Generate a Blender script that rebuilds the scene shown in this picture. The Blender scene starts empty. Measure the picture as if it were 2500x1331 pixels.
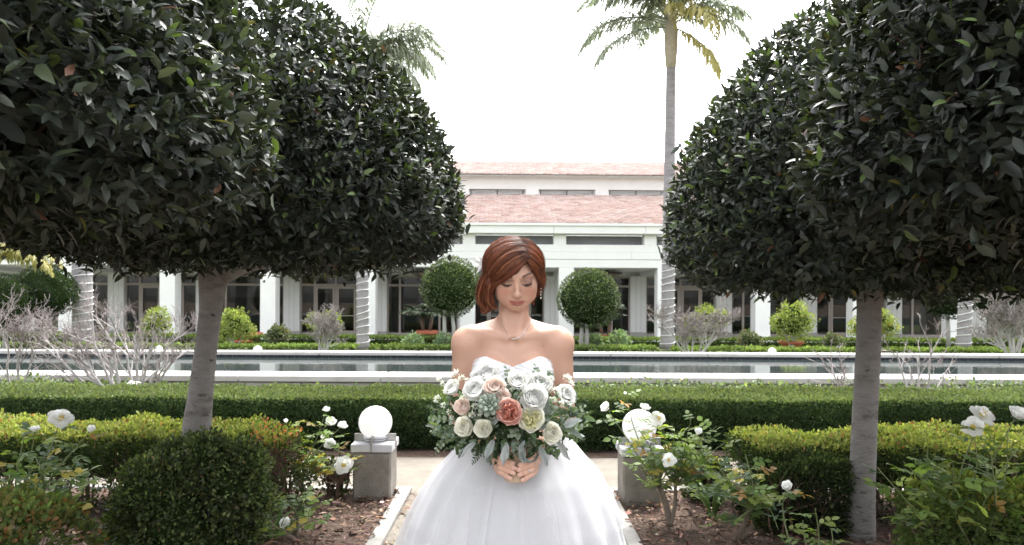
import bpy, math, random, numpy as np
from mathutils import Vector, Matrix, Euler
random.seed(7); rng = np.random.default_rng(7)
S = bpy.context.scene
COL = S.collection
R = math.radians
# ---------------------------------------------------------------- camera, sky, sun, exposure
FPX, CAMZ, HOFF, ROLL = 1700.0, 1.37, 70.0, 0.0045       # focal length in photo pixels, eye height, horizon offset, roll
cd = bpy.data.cameras.new('camera'); cam = bpy.data.objects.new('camera', cd); COL.objects.link(cam)
cd.sensor_fit = 'HORIZONTAL'; cd.sensor_width = 36.0; cd.lens = FPX / 2500 * 36.0
cd.shift_y = HOFF / 2500.0; cd.clip_start = 0.05; cd.clip_end = 2000
cam.matrix_world = Matrix.Translation((0, 0, CAMZ)) @ Matrix.Rotation(R(90), 4, 'X') @ Matrix.Rotation(ROLL, 4, 'Z')
cd.dof.use_dof = True; cd.dof.focus_distance = 2.17; cd.dof.aperture_fstop = 7.1
S.camera = cam
SUN_EL, SUN_AZ = R(62), R(20)                              # high, behind the building and a little to the right
w = bpy.data.worlds.new('World'); S.world = w; w.use_nodes = True
nt = w.node_tree; nt.nodes.clear()
sky = nt.nodes.new('ShaderNodeTexSky'); sky.sky_type = 'NISHITA'; sky.sun_disc = False
sky.sun_elevation = SUN_EL; sky.sun_rotation = SUN_AZ; sky.dust_density = 4.0; sky.air_density = 1.0; sky.ozone_density = 1.0
hs = nt.nodes.new('ShaderNodeHueSaturation'); hs.inputs['Saturation'].default_value = 0.16
bg = nt.nodes.new('ShaderNodeBackground'); bg.inputs['Strength'].default_value = 0.15
wo = nt.nodes.new('ShaderNodeOutputWorld')
nt.links.new(sky.outputs[0], hs.inputs['Color']); nt.links.new(hs.outputs[0], bg.inputs['Color']); nt.links.new(bg.outputs[0], wo.inputs[0])
ld = bpy.data.lights.new('sun', 'SUN'); ld.energy = 1.1; ld.angle = R(14); ld.color = (1.0, 0.96, 0.9)
sun = bpy.data.objects.new('sun', ld); COL.objects.link(sun)
sd = Vector((math.sin(SUN_AZ) * math.cos(SUN_EL), math.cos(SUN_AZ) * math.cos(SUN_EL), math.sin(SUN_EL)))
sun.rotation_euler = sd.to_track_quat('Z', 'Y').to_euler()
S.view_settings.view_transform = 'Standard'; S.view_settings.look = 'None'
S.view_settings.exposure = 2.4; S.view_settings.gamma = 1.0; S.view_settings.use_curve_mapping = False
S.cycles.max_bounces = 8; S.cycles.diffuse_bounces = 3; S.cycles.glossy_bounces = 3; S.cycles.transmission_bounces = 4
S.cycles.transparent_max_bounces = 12; S.cycles.sample_clamp_indirect = 6.0

# ---------------------------------------------------------------- helpers
def P(x, y, Y):
    "world point seen at photo pixel (x, y) at distance Y"
    a, b = x - 1250.0, 665.5 - y + HOFF
    c, s = math.cos(ROLL), math.sin(ROLL)
    return Vector(((a * c - b * s) * Y / FPX, Y, CAMZ + (a * s + b * c) * Y / FPX))
ORG = {}
def tag(o, label=None, cat=None, group=None, kind=None):
    if label: o['label'] = label
    if cat: o['category'] = cat
    if group: o['group'] = group
    if kind: o['kind'] = kind
    return o
def thing(name, label, cat, loc=(0, 0, 0), group=None):
    o = bpy.data.objects.new(name, None); COL.objects.link(o); o.location = loc; o.empty_display_size = .1
    ORG[o.name] = np.array(loc, float)
    return tag(o, label, cat, group)
def mesh_data(name, V, F, mat=None, smooth=False, col=None):
    V = np.asarray(V, np.float32).reshape(-1, 3)
    me = bpy.data.meshes.new(name)
    if isinstance(F, np.ndarray) and F.ndim == 2:
        n, k = F.shape
        me.vertices.add(len(V)); me.vertices.foreach_set('co', V.ravel())
        me.loops.add(n * k); me.loops.foreach_set('vertex_index', F.astype(np.int32).ravel())
        me.polygons.add(n); me.polygons.foreach_set('loop_start', np.arange(0, n * k, k, dtype=np.int32))
        me.polygons.foreach_set('loop_total', np.full(n, k, np.int32))
        me.update(calc_edges=True); me.validate()
    else:
        me.from_pydata(V.tolist(), [], [list(map(int, f)) for f in F]); me.update()
    if smooth: me.polygons.foreach_set('use_smooth', np.ones(len(me.polygons), bool))
    if col is not None:
        c = np.ones((len(V), 4), np.float32); c[:, :3] = col
        me.color_attributes.new('Col', 'FLOAT_COLOR', 'POINT').data.foreach_set('color', c.ravel())
    for m in (mat if isinstance(mat, (list, tuple)) else [mat]):
        if m: me.materials.append(m)
    return me
def mk(name, V, F, mat, parent=None, smooth=False, col=None, kind=None):
    "one mesh object; vertices in world space, stored relative to the parent's origin"
    V = np.asarray(V, np.float32).reshape(-1, 3)
    org = ORG[parent.name] if parent is not None else np.zeros(3)
    o = bpy.data.objects.new(name, mesh_data(name, V - org, F, mat, smooth, col)); COL.objects.link(o)
    if parent is not None: o.parent = parent
    ORG[o.name] = org
    if kind: o['kind'] = kind
    return o
def place(name, me, M, parent):
    "an object that shares mesh data, placed by a world matrix"
    o = bpy.data.objects.new(name, me); COL.objects.link(o); o.parent = parent
    o.matrix_local = Matrix.Translation(-Vector(ORG[parent.name])) @ M
    ORG[o.name] = ORG[parent.name]
    return o
def copy_tree(o, parent=None):
    c = o.copy(); COL.objects.link(c)
    if parent is not None: c.parent = parent
    ORG[c.name] = ORG[o.name]
    for ch in list(o.children): copy_tree(ch, c)
    return c
class MB:
    def __init__(s): s.V = []; s.F = []
    def add(s, V, F):
        b = len(s.V); s.V += [tuple(v) for v in V]; s.F += [tuple(int(i) + b for i in f) for f in F]; return s
    def box(s, x0, x1, y0, y1, z0, z1):
        return s.add([(x0,y0,z0),(x1,y0,z0),(x1,y1,z0),(x0,y1,z0),(x0,y0,z1),(x1,y0,z1),(x1,y1,z1),(x0,y1,z1)],
                     [(0,3,2,1),(4,5,6,7),(0,1,5,4),(1,2,6,5),(2,3,7,6),(3,0,4,7)])
    def bbox(s, x0, x1, y0, y1, z0, z1, b=.01):
        "box with a chamfered outline on every edge (three crossed slabs hull)"
        import bmesh
        bm = bmesh.new()
        for x in (x0, x1):
            for y in (y0, y1):
                for z in (z0, z1): bm.verts.new((x, y, z))
        bmesh.ops.convex_hull(bm, input=bm.verts)
        bmesh.ops.dissolve_limit(bm, angle_limit=.01, verts=bm.verts, edges=bm.edges)
        bmesh.ops.bevel(bm, geom=list(bm.edges), offset=b, segments=1, affect='EDGES')
        bm.verts.index_update()
        s.add([v.co[:] for v in bm.verts], [[v.index for v in f.verts] for f in bm.faces]); bm.free(); return s
    def tube(s, pts, rad, n=6, cap=True):
        V, F = tube(pts, rad, n, cap); return s.add(V, F)
    def lathe(s, prof, c=(0, 0, 0), n=24):
        V, F = lathe(prof, c, n); return s.add(V, F)
    def obj(s, name, mat, parent=None, smooth=False, kind=None):
        return mk(name, s.V, s.F, mat, parent, smooth, kind=kind)
def tube(pts, rad, n=6, cap=True):
    p = np.asarray(pts, float); k = len(p); rad = np.broadcast_to(np.asarray(rad, float), (k,))
    t = np.gradient(p, axis=0); t /= np.linalg.norm(t, axis=1)[:, None] + 1e-9
    ref = np.array([0, 0, 1.0]) if abs(t[0][2]) < .9 else np.array([1.0, 0, 0])
    u = np.cross(ref, t[0]); u /= np.linalg.norm(u)
    V = np.zeros((k, n, 3)); a = np.arange(n) * 2 * math.pi / n
    for i in range(k):
        u = u - t[i] * np.dot(u, t[i]); u /= np.linalg.norm(u) + 1e-9
        v = np.cross(t[i], u)
        V[i] = p[i] + rad[i] * (np.cos(a)[:, None] * u + np.sin(a)[:, None] * v)
    F = [(i*n+j, i*n+(j+1) % n, (i+1)*n+(j+1) % n, (i+1)*n+j) for i in range(k-1) for j in range(n)]
    if cap: F += [tuple(range(n-1, -1, -1)), tuple((k-1)*n+j for j in range(n))]
    return V.reshape(-1, 3), F
def lathe(prof, c=(0, 0, 0), n=24):
    k = len(prof); V = []
    for r, z in prof:
        for j in range(n):
            a = 2 * math.pi * j / n; V.append((c[0] + r*math.cos(a), c[1] + r*math.sin(a), c[2] + z))
    F = [(i*n+j, i*n+(j+1) % n, (i+1)*n+(j+1) % n, (i+1)*n+j) for i in range(k-1) for j in range(n)]
    F += [tuple(range(n-1, -1, -1)), tuple((k-1)*n+j for j in range(n))]
    return V, F
def smoothpath(pts, n):
    "Catmull-Rom through pts"
    p = np.asarray(pts, float); p = np.vstack([2*p[0]-p[1], p, 2*p[-1]-p[-2]]); m = len(p) - 3
    out = []
    for q in np.linspace(0, m - 1e-6, n):
        i = int(q); t = q - i; a, b, c, d = p[i:i+4]
        out.append(.5*((2*b) + (-a+c)*t + (2*a-5*b+4*c-d)*t*t + (-a+3*b-3*c+d)*t**3))
    return np.array(out)
def nrm(a): return a / (np.linalg.norm(a, axis=-1, keepdims=True) + 1e-9)
def frames(d, up):
    "rotation matrices (k,3,3): x along d, z near up"
    x = nrm(d); y = nrm(np.cross(up, x)); z = np.cross(x, y)
    return np.stack([x, y, z], axis=-1)
def rand_dirs(k): return nrm(rng.normal(size=(k, 3)))
def scatter(V0, F0, M, T, C=None):
    k, n = len(T), len(V0)
    V = np.einsum('kij,nj->kni', M, V0) + T[:, None, :]
    F = F0[None] + (np.arange(k) * n)[:, None, None]
    c = None if C is None else np.repeat(C, n, axis=0)
    return V.reshape(-1, 3), F.reshape(-1, F0.shape[1]), c
def leaf_shape(L=1., W=.36, fold=.16, droop=.12):
    V = np.array([(0,0,0),(.33,0,.02),(.7,0,-.25*droop),(1,0,-droop),(.3,.5,fold),(.68,.4,fold*.7),(.3,-.5,fold),(.68,-.4,fold*.7)], float)
    V[:, 0] *= L; V[:, 1] *= W * L; V[:, 2] *= L * .5
    F = np.array([(0,1,4),(0,6,1),(1,2,5),(1,5,4),(1,6,7),(1,7,2),(2,3,5),(2,7,3)])
    return V, F
def mini_leaf(L=1., W=.5, fold=.15):
    V = np.array([(0,0,0),(.55,W/2,fold),(1,0,0),(.55,-W/2,fold)], float) * L
    return V, np.array([(0,2,1),(0,3,2)])
def mixcol(cols, wts, k, jit=.15):
    c = np.array(cols)[rng.choice(len(cols), size=k, p=np.array(wts)/np.sum(wts))]
    return np.clip(c * rng.normal(1, jit, size=(k, 1)) * rng.normal(1, jit*.3, size=(k, 3)), .004, 1)
def wob(X, s=1.0, seed=0):
    "cheap smooth noise in [-1,1]"
    r = np.random.default_rng(seed); a = np.zeros(X.shape[0])
    for _ in range(6):
        kx = r.normal(size=3) * s; a += np.sin(X @ kx + r.uniform(0, 6.28))
    return a / 3.0

# ---------------------------------------------------------------- materials
def nodes(name):
    m = bpy.data.materials.new(name); m.use_nodes = True; t = m.node_tree
    return m, t, t.nodes['Principled BSDF'], t.nodes['Material Output']
def mat(name, c1, c2=None, rough=.6, scale=4., detail=6., spec=.4, bump=0., bscale=None, metal=0., stretch=(1, 1, 1), c3=None, mid=.5, sss=0.):
    m, t, b, o = nodes(name); L = t.links.new
    b.inputs['Base Color'].default_value = (*c1, 1); b.inputs['Roughness'].default_value = rough
    b.inputs['Specular IOR Level'].default_value = spec; b.inputs['Metallic'].default_value = metal
    if sss: b.inputs['Subsurface Weight'].default_value = sss; b.inputs['Subsurface Radius'].default_value = (.02, .01, .008)
    tc = t.nodes.new('ShaderNodeTexCoord'); mp = t.nodes.new('ShaderNodeMapping'); mp.inputs['Scale'].default_value = stretch
    L(tc.outputs['Object'], mp.inputs['Vector'])
    if c2:
        n = t.nodes.new('ShaderNodeTexNoise'); n.inputs['Scale'].default_value = scale; n.inputs['Detail'].default_value = detail
        n.inputs['Roughness'].default_value = .65; L(mp.outputs[0], n.inputs['Vector'])
        r = t.nodes.new('ShaderNodeValToRGB'); r.color_ramp.elements[0].position = .3; r.color_ramp.elements[1].position = .7
        r.color_ramp.elements[0].color = (*c1, 1); r.color_ramp.elements[1].color = (*c2, 1)
        if c3: e = r.color_ramp.elements.new(mid); e.color = (*c3, 1)
        L(n.outputs['Fac'], r.inputs[0]); L(r.outputs[0], b.inputs['Base Color'])
    if bump:
        n2 = t.nodes.new('ShaderNodeTexNoise'); n2.inputs['Scale'].default_value = bscale or scale * 4; n2.inputs['Detail'].default_value = 8
        L(mp.outputs[0], n2.inputs['Vector'])
        bp = t.nodes.new('ShaderNodeBump'); bp.inputs['Strength'].default_value = bump; bp.inputs['Distance'].default_value = .02
        L(n2.outputs['Fac'], bp.inputs['Height']); L(bp.outputs[0], b.inputs['Normal'])
    return m
def leafmat(name, rough=.4, spec=.5, trans=.25, tint=(1.2, 1.3, .5), obj_random=False):
    m, t, b, o = nodes(name); L = t.links.new
    a = t.nodes.new('ShaderNodeAttribute'); a.attribute_name = 'Col'; src = a.outputs['Color']
    if obj_random:
        oi = t.nodes.new('ShaderNodeObjectInfo'); mr = t.nodes.new('ShaderNodeMapRange'); mr.inputs[3].default_value = .7; mr.inputs[4].default_value = 1.4
        L(oi.outputs['Random'], mr.inputs[0]); v = t.nodes.new('ShaderNodeVectorMath'); v.operation = 'SCALE'
        L(src, v.inputs[0]); L(mr.outputs[0], v.inputs['Scale']); src = v.outputs[0]
    L(src, b.inputs['Base Color']); b.inputs['Roughness'].default_value = rough; b.inputs['Specular IOR Level'].default_value = spec
    tr = t.nodes.new('ShaderNodeBsdfTranslucent'); mu = t.nodes.new('ShaderNodeVectorMath'); mu.operation = 'MULTIPLY'
    mu.inputs[1].default_value = tint; L(src, mu.inputs[0]); L(mu.outputs[0], tr.inputs['Color'])
    mx = t.nodes.new('ShaderNodeMixShader'); mx.inputs[0].default_value = trans
    L(b.outputs[0], mx.inputs[1]); L(tr.outputs[0], mx.inputs[2]); L(mx.outputs[0], o.inputs['Surface'])
    return m
M_LEAF = leafmat('glossy_leaf', .46, .38, .15, obj_random=True)
M_HEDGE = leafmat('hedge_leaf', .8, .15, .3)
M_SOFT = leafmat('soft_leaf', .55, .35, .35)
M_ROSELEAF = leafmat('rose_leaf', .5, .35, .5, obj_random=True)
M_PETAL = leafmat('petal', .6, .2, .5, (1.05, 1.05, 1.05))
M_WHITE = mat('white_render', (.8, .8, .79), (.86, .86, .85), .7, 1.5, bump=.05, bscale=30)
M_WHITE2 = mat('white_panel', (.72, .72, .705), (.78, .78, .765), .6, 1.2)
M_TAUPE = mat('taupe_frame', (.36, .31, .28), (.4, .35, .315), .5, 3)
M_CONC = mat('grey_concrete', (.33, .32, .3), (.44, .43, .4), .85, 5, bump=.25, bscale=60)
M_COPE = mat('pale_coping', (.36,.35,.33), (.46,.45,.43), .8, 3, bump=.15, bscale=80)
M_KERB = mat('kerb_concrete', (.2,.195,.18), (.3,.29,.27), .85, 6, bump=.3, bscale=70)
M_DARKM = mat('dark_metal', (.02, .018, .017), (.035, .03, .028), .45, 6)
M_TERRA = mat('terracotta', (.33, .09, .045), (.42, .13, .07), .75, 6, bump=.1)
M_BARK = mat('grey_bark', (.085,.075,.066), (.22,.208,.195), .85, 7, bump=.6, bscale=30, stretch=(1, 1, 2.6), c3=(.17,.158,.147), mid=.44)
M_TWIG = mat('brown_twig', (.09, .055, .04), (.16, .1, .075), .85, 20)
M_PALE = mat('pale_twig', (.29,.272,.262), (.42,.4,.388), .8, 14)
M_PINKT = mat('pinkish_twig', (.2,.172,.163), (.3,.262,.252), .85, 14)
M_STRING = mat('white_cord', (.75,.75,.74), (.82,.82,.82), .5, 10)
# ---------------------------------------------------------------- setting: ground, paths, beds, pool
def sheet(name, x0, x1, y0, y1, z, m, nx=1, ny=1, amp=0., t=0.):
    xs = np.linspace(x0, x1, nx+1); ys = np.linspace(y0, y1, ny+1)
    X, Y = np.meshgrid(xs, ys); V = np.stack([X.ravel(), Y.ravel(), np.full(X.size, z)], 1)
    if amp: V[:, 2] += amp * wob(V, 2.2, 3) + amp * .5 * wob(V, 6, 4)
    i = np.arange(nx)[None] + (np.arange(ny) * (nx+1))[:, None]; i = i.ravel()
    F = np.stack([i, i+1, i+nx+2, i+nx+1], 1)
    return tag(mk(name, V, F, m, smooth=amp > 0), kind='structure')
M_SOIL = mat('soil', (.07, .05, .035), (.12, .09, .065), .95, 2, bump=.4)
M_LAWN = mat('lawn_turf', (.055, .085, .02), (.1, .13, .04), .9, 8, bump=.5, bscale=80)
M_DG = mat('decomposed_granite', (.15, .132, .108), (.235, .212, .18), .95, 4, bump=.7, bscale=110, c3=(.19, .17, .142))
M_MULCH = mat('bark_mulch', (.045, .028, .02), (.15, .1, .075), .95, 26, bump=.9, bscale=60, c3=(.09, .058, .042))
M_PAVE = mat('arcade_paving', (.5, .48, .45), (.58, .56, .53), .8, 2)
sheet('ground', -700, 700, -400, 1400, -.26, M_SOIL)
sheet('lawn', -60, 60, 13.4, 26.2, -.2, M_LAWN, 40, 20, .012)
tag(MB().box(-60, 60, 26.2, 45, -.25, -.17).obj('pavement', M_PAVE), kind='structure')
tag(MB().box(-30, 30, -12, 9.0, -.24, -.02).obj('garden_soil', M_SOIL), kind='structure')
PX0, PX1 = -.715, .645                                  # the gravel walk between its two kerbs
sheet('path', PX0, PX1, -12, 5.02, .0, M_DG, 14, 160, .004)
sheet('cross_path', -14, 14, 5.02, 6.12, .0, M_DG, 140, 12, .004)
sheet('mulch_bed', -14, PX0 - .085, -6, 4.94, .018, M_MULCH, 150, 130, .012)
sheet('mulch_bed', PX1 + .085, 14, -6, 4.94, .018, M_MULCH, 150, 130, .012)
sheet('planting_bed', -14, 14, 6.12, 8.9, .012, M_MULCH, 150, 30, .012)
def kerb(x0, x1, y0, y1):
    m = MB(); lx, ly = x1 - x0, y1 - y0; n = max(1, int(max(lx, ly) / 1.5))
    for i in range(n):
        if lx > ly: m.bbox(x0 + lx*i/n + .002, x0 + lx*(i+1)/n - .002, y0, y1, -.1, .035, .006)
        else: m.bbox(x0, x1, y0 + ly*i/n + .002, y0 + ly*(i+1)/n - .002, -.1, .035, .006)
    tag(m.obj('kerb', M_KERB), kind='structure')
kerb(PX0 - .085, PX0, -6, 5.02); kerb(PX1, PX1 + .085, -6, 5.02)
kerb(-14, PX0 - .087, 4.94, 5.02); kerb(PX1 + .087, 14, 4.94, 5.02)
# mulch chips and fallen leaves (uncountable)
def chips(name, n, x0, x1, y0, y1, L, cols, wts, z=.03, parent=None):
    V0 = np.array([(-.5,-.16,0),(.5,-.12,.02),(.46,.15,0),(-.42,.17,.03),(0,0,.1)], float); F0 = np.array([(0,1,4),(1,2,4),(2,3,4),(3,0,4)])
    T = np.stack([rng.uniform(x0, x1, n), rng.uniform(y0, y1, n), z + rng.uniform(-.006, .014, n)], 1)
    d = rng.normal(size=(n, 3)); d[:, 2] *= .25; up = rng.normal(size=(n, 3)) * .35; up[:, 2] += 1
    s = L * rng.lognormal(0, .4, n)
    return T, frames(d, up) * s[:, None, None], mixcol(cols, wts, n, .3), V0, F0
M_CHIP = leafmat('bark_chip', .9, .15, .02)
VV, FF, CC, b = [], [], [], 0
for x0, x1 in ((-3.4, PX0 - .06), (PX1 + .06, 3.4)):
    for n, L, cols, wts in ((9000, .024, [(.1,.06,.045),(.19,.13,.1),(.055,.035,.028),(.28,.2,.16)], [4,3,4,1.2]),
                            (900, .03, [(.2,.11,.07),(.26,.17,.12),(.13,.08,.06),(.34,.27,.21)], [3,2,3,1])):
        T, M, C, V0, F0 = chips('c', n, x0, x1, 2.4, 4.95, L, cols, wts)
        if n < 2000: M = M * np.array([1, 2.0, 1.2])[None, None, :]
        V, F, c = scatter(V0, F0, M, T, C); VV.append(V); FF.append(F + b); CC.append(c); b += len(V)
T, M, C, V0, F0 = chips('c', 900, PX0, PX1, 2.6, 5.0, .018, [(.16,.1,.07),(.3,.22,.16)], [1,1], .006)
T[:, 0] = np.where(rng.random(900) < .75, np.where(rng.random(900) < .5, PX0 + np.abs(rng.normal(0, .09, 900)), PX1 - np.abs(rng.normal(0, .09, 900))), T[:, 0])
V, F, c = scatter(V0, F0, M, T, C); VV.append(V); FF.append(F + b); CC.append(c)
tag(mk('mulch_chips', np.vstack(VV), np.vstack(FF), M_CHIP, col=np.vstack(CC)), 'brown bark mulch and fallen leaves over the rose beds', 'mulch', kind='stuff')

# reflecting pool: walls, coping stones, waterline tiles, water
YN0, YN1, YF0, YF1, ZC, ZW = 8.93, 9.5, 13.1, 13.48, .40, .29
pool = thing('reflecting_pool', 'long raised reflecting pool with pale coping between hedge and building', 'pool', (0, 9, 0))
M_BASIN = mat('pool_basin', (.015, .035, .04), (.025, .05, .055), .6, 2)
MB().box(-30, 30, YN0 + .1, YN1 - .06, -.2, .318).box(-30, 30, YF0 + .08, YF1 - .05, -.26, .318).obj('pool_wall', M_BASIN, pool)
MB().box(-30, 30, YN1 - .058, YF0 + .078, -.2, -.1).obj('pool_floor', M_BASIN, pool)
def stones(name, n, w, y0, y1, z0, z1, m, x00, b, gap=.005, rough=.0):
    for i in range(n):
        x = x00 + i * w; q = MB().bbox(x + gap, x + w - gap, y0 - rough * random.random(), y1, z0, z1 - rough * .4 * random.random(), b); q.obj(name, m, pool)
stones('coping_stone', 20, 1.83, YN0, YN1, .322, ZC, M_COPE, -18.15, .008)
stones('coping_stone', 22, 1.83, YF0, YF1, .335, ZC, M_COPE, -20.1, .008)
stones('wall_block', 34, .92, YN0 + .055, YN0 + .097, -.02, .312, M_CONC, -15.6, .006, rough=.01)
M_TILE = mat('navy_tile', (.004, .006, .018), (.01, .014, .035), .35, 9, spec=.35)
tile_me = mesh_data('tile', *(lambda q: (q.V, q.F))(MB().bbox(.004, .125, -.012, .0, 0, .062, .003)), M_TILE)
for i in range(250):
    place('tile', tile_me, Matrix.Translation((-16.2 + i * .13, YF0 + .078, .27)), pool)
mk('tile_grout', *(lambda q: (q.V, q.F))(MB().box(-30, 30, YF0 + .0725, YF0 + .079, .262, .333)), mat('grout', (.2, .21, .23)), pool)
mw, t, b_, o_ = nodes('pool_water')
b_.inputs['Base Color'].default_value = (.03, .04, .039, 1); b_.inputs['Roughness'].default_value = .025; b_.inputs['IOR'].default_value = 1.55
b_.inputs['Specular IOR Level'].default_value = .5
tc = t.nodes.new('ShaderNodeTexCoord'); mp = t.nodes.new('ShaderNodeMapping'); mp.inputs['Scale'].default_value = (2.0, 5., 1)
nz = t.nodes.new('ShaderNodeTexNoise'); nz.inputs['Scale'].default_value = 1.6; nz.inputs['Detail'].default_value = 3
bp = t.nodes.new('ShaderNodeBump'); bp.inputs['Strength'].default_value = .07; bp.inputs['Distance'].default_value = .02
t.links.new(tc.outputs['Object'], mp.inputs[0]); t.links.new(mp.outputs[0], nz.inputs['Vector']); t.links.new(nz.outputs['Fac'], bp.inputs['Height']); t.links.new(bp.outputs[0], b_.inputs['Normal'])
tag(mk('water', [(-30, YN1 - .057, ZW), (30, YN1 - .057, ZW), (30, YF0 + .068, ZW), (-30, YF0 + .068, ZW)], [(0, 1, 2, 3)], mw), kind='structure')

# ---------------------------------------------------------------- the arcaded building
BY, BZ, BAY, CX0, YAW = 26.7, -.2, 3.8, 2.09, -.0185
bld = thing('arcade_building', 'long white arcaded building with red tiled roofs beyond the pool', 'building', (0, BY, BZ))
bld.rotation_euler.z = 0
_rot = Matrix.Rotation(-YAW, 4, 'Z')
def yawed(V):
    V = np.asarray(V, float).copy(); c, s = math.cos(-YAW), math.sin(-YAW)
    x, y = V[:, 0].copy(), V[:, 1] - BY; V[:, 0] = c*x - s*y; V[:, 1] = s*x + c*y + BY; return V
def bobj(m, name, ma, parent=bld, smooth=False, kind=None): return mk(name, yawed(m.V), m.F, ma, parent, smooth, kind=kind)
X0, X1 = -26.0, 28.0
colx = [CX0 + BAY * k for k in range(-7, 8)]
YB = 30.8                                                # glazed rear wall of the arcade
for x in colx:
    c = bobj(MB().bbox(x - .29, x + .29, BY, BY + .55, BZ + .13, 2.668, .012), 'column', M_WHITE)
    bobj(MB().bbox(x - .33, x + .33, BY - .04, BY + .59, BZ, BZ + .128, .012), 'plinth', M_WHITE, c)
    bobj(MB().box(x - .293, x + .293, BY - .003, BY + .553, 2.02, 2.032), 'joint', M_WHITE2, c)
bobj(MB().bbox(X0, X1, BY, BY + .55, 2.67, 2.985, .01), 'frieze', M_WHITE)
for i in range(15):
    bobj(MB().bbox(X0 + 3.8*i + .19 + .004, X0 + 3.8*(i+1) + .19 - .004, BY - .03, BY + .56, 2.99, 3.27, .008), 'fascia_panel', M_WHITE)
bobj(MB().bbox(X0, X1, BY - .01, BY + .55, 3.275, 3.55, .01), 'parapet_band', M_WHITE)
bobj(MB().box(X0, X1, BY + .5, BY + .54, 3.55, 3.945), 'recess_wall', mat('grey_recess', (.2, .205, .215), (.25, .255, .265), .7, 2))
for i in range(-8, 9):                                   # stub piers between the grey recesses
    x = 1.83 + 3.49 * i
    bobj(MB().bbox(x - .24, x + .24, BY - .005, BY + .5, 3.55, 3.945, .008), 'pier', M_WHITE)
for i in range(16):
    x = X0 + 3.49 * i - .35
    bobj(MB().bbox(x + .004, x + 3.486, BY - .32, BY + .5, 3.95, 4.27, .012), 'cornice_panel', M_WHITE)
bobj(MB().bbox(X0, X1, BY - .4, BY - .28, 4.235, 4.33, .012), 'gutter', M_WHITE)
# arcade soffit and inner beams
bobj(MB().box(X0, X1, BY + .55, YB + .3, 2.672, 2.78), 'arcade_ceiling', M_WHITE2)
for x in colx: bobj(MB().box(x - .2, x + .2, BY + .551, YB - .25, 2.5, 2.671), 'ceiling_beam', M_WHITE2)
M_GLASS = mat('dark_glass', (.012, .014, .015), rough=.03, spec=.8)
mg, t, b_, o_ = nodes('window_glass')
b_.inputs['Base Color'].default_value = (.03, .035, .035, 1); b_.inputs['Roughness'].default_value = .02
tr = t.nodes.new('ShaderNodeBsdfTransparent'); tr.inputs['Color'].default_value = (.58, .59, .58, 1)
gl = t.nodes.new('ShaderNodeBsdfGlossy'); gl.inputs['Roughness'].default_value = .01
fr = t.nodes.new('ShaderNodeFresnel'); fr.inputs['IOR'].default_value = 1.6
mx = t.nodes.new('ShaderNodeMixShader')
t.links.new(fr.outputs[0], mx.inputs[0]); t.links.new(tr.outputs[0], mx.inputs[1]); t.links.new(gl.outputs[0], mx.inputs[2]); t.links.new(mx.outputs[0], o_.inputs['Surface'])
M_CURT = mat('curtain', (.5, .49, .47), (.56, .55, .53), .9, 6)
M_ROOM = mat('room_wall', (.34,.31,.28), (.43,.4,.37), .9, 1)
bobj(MB().box(X0, X1, YB + 5, YB + 5.1, BZ, 2.7).box(X0, X1, YB + .3, YB + 5, 2.68, 2.78), 'room_wall', M_ROOM)
bobj(MB().box(X0, X1, YB + .02, YB + .3, 2.45, 2.67), 'head_wall', M_WHITE2)
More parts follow.
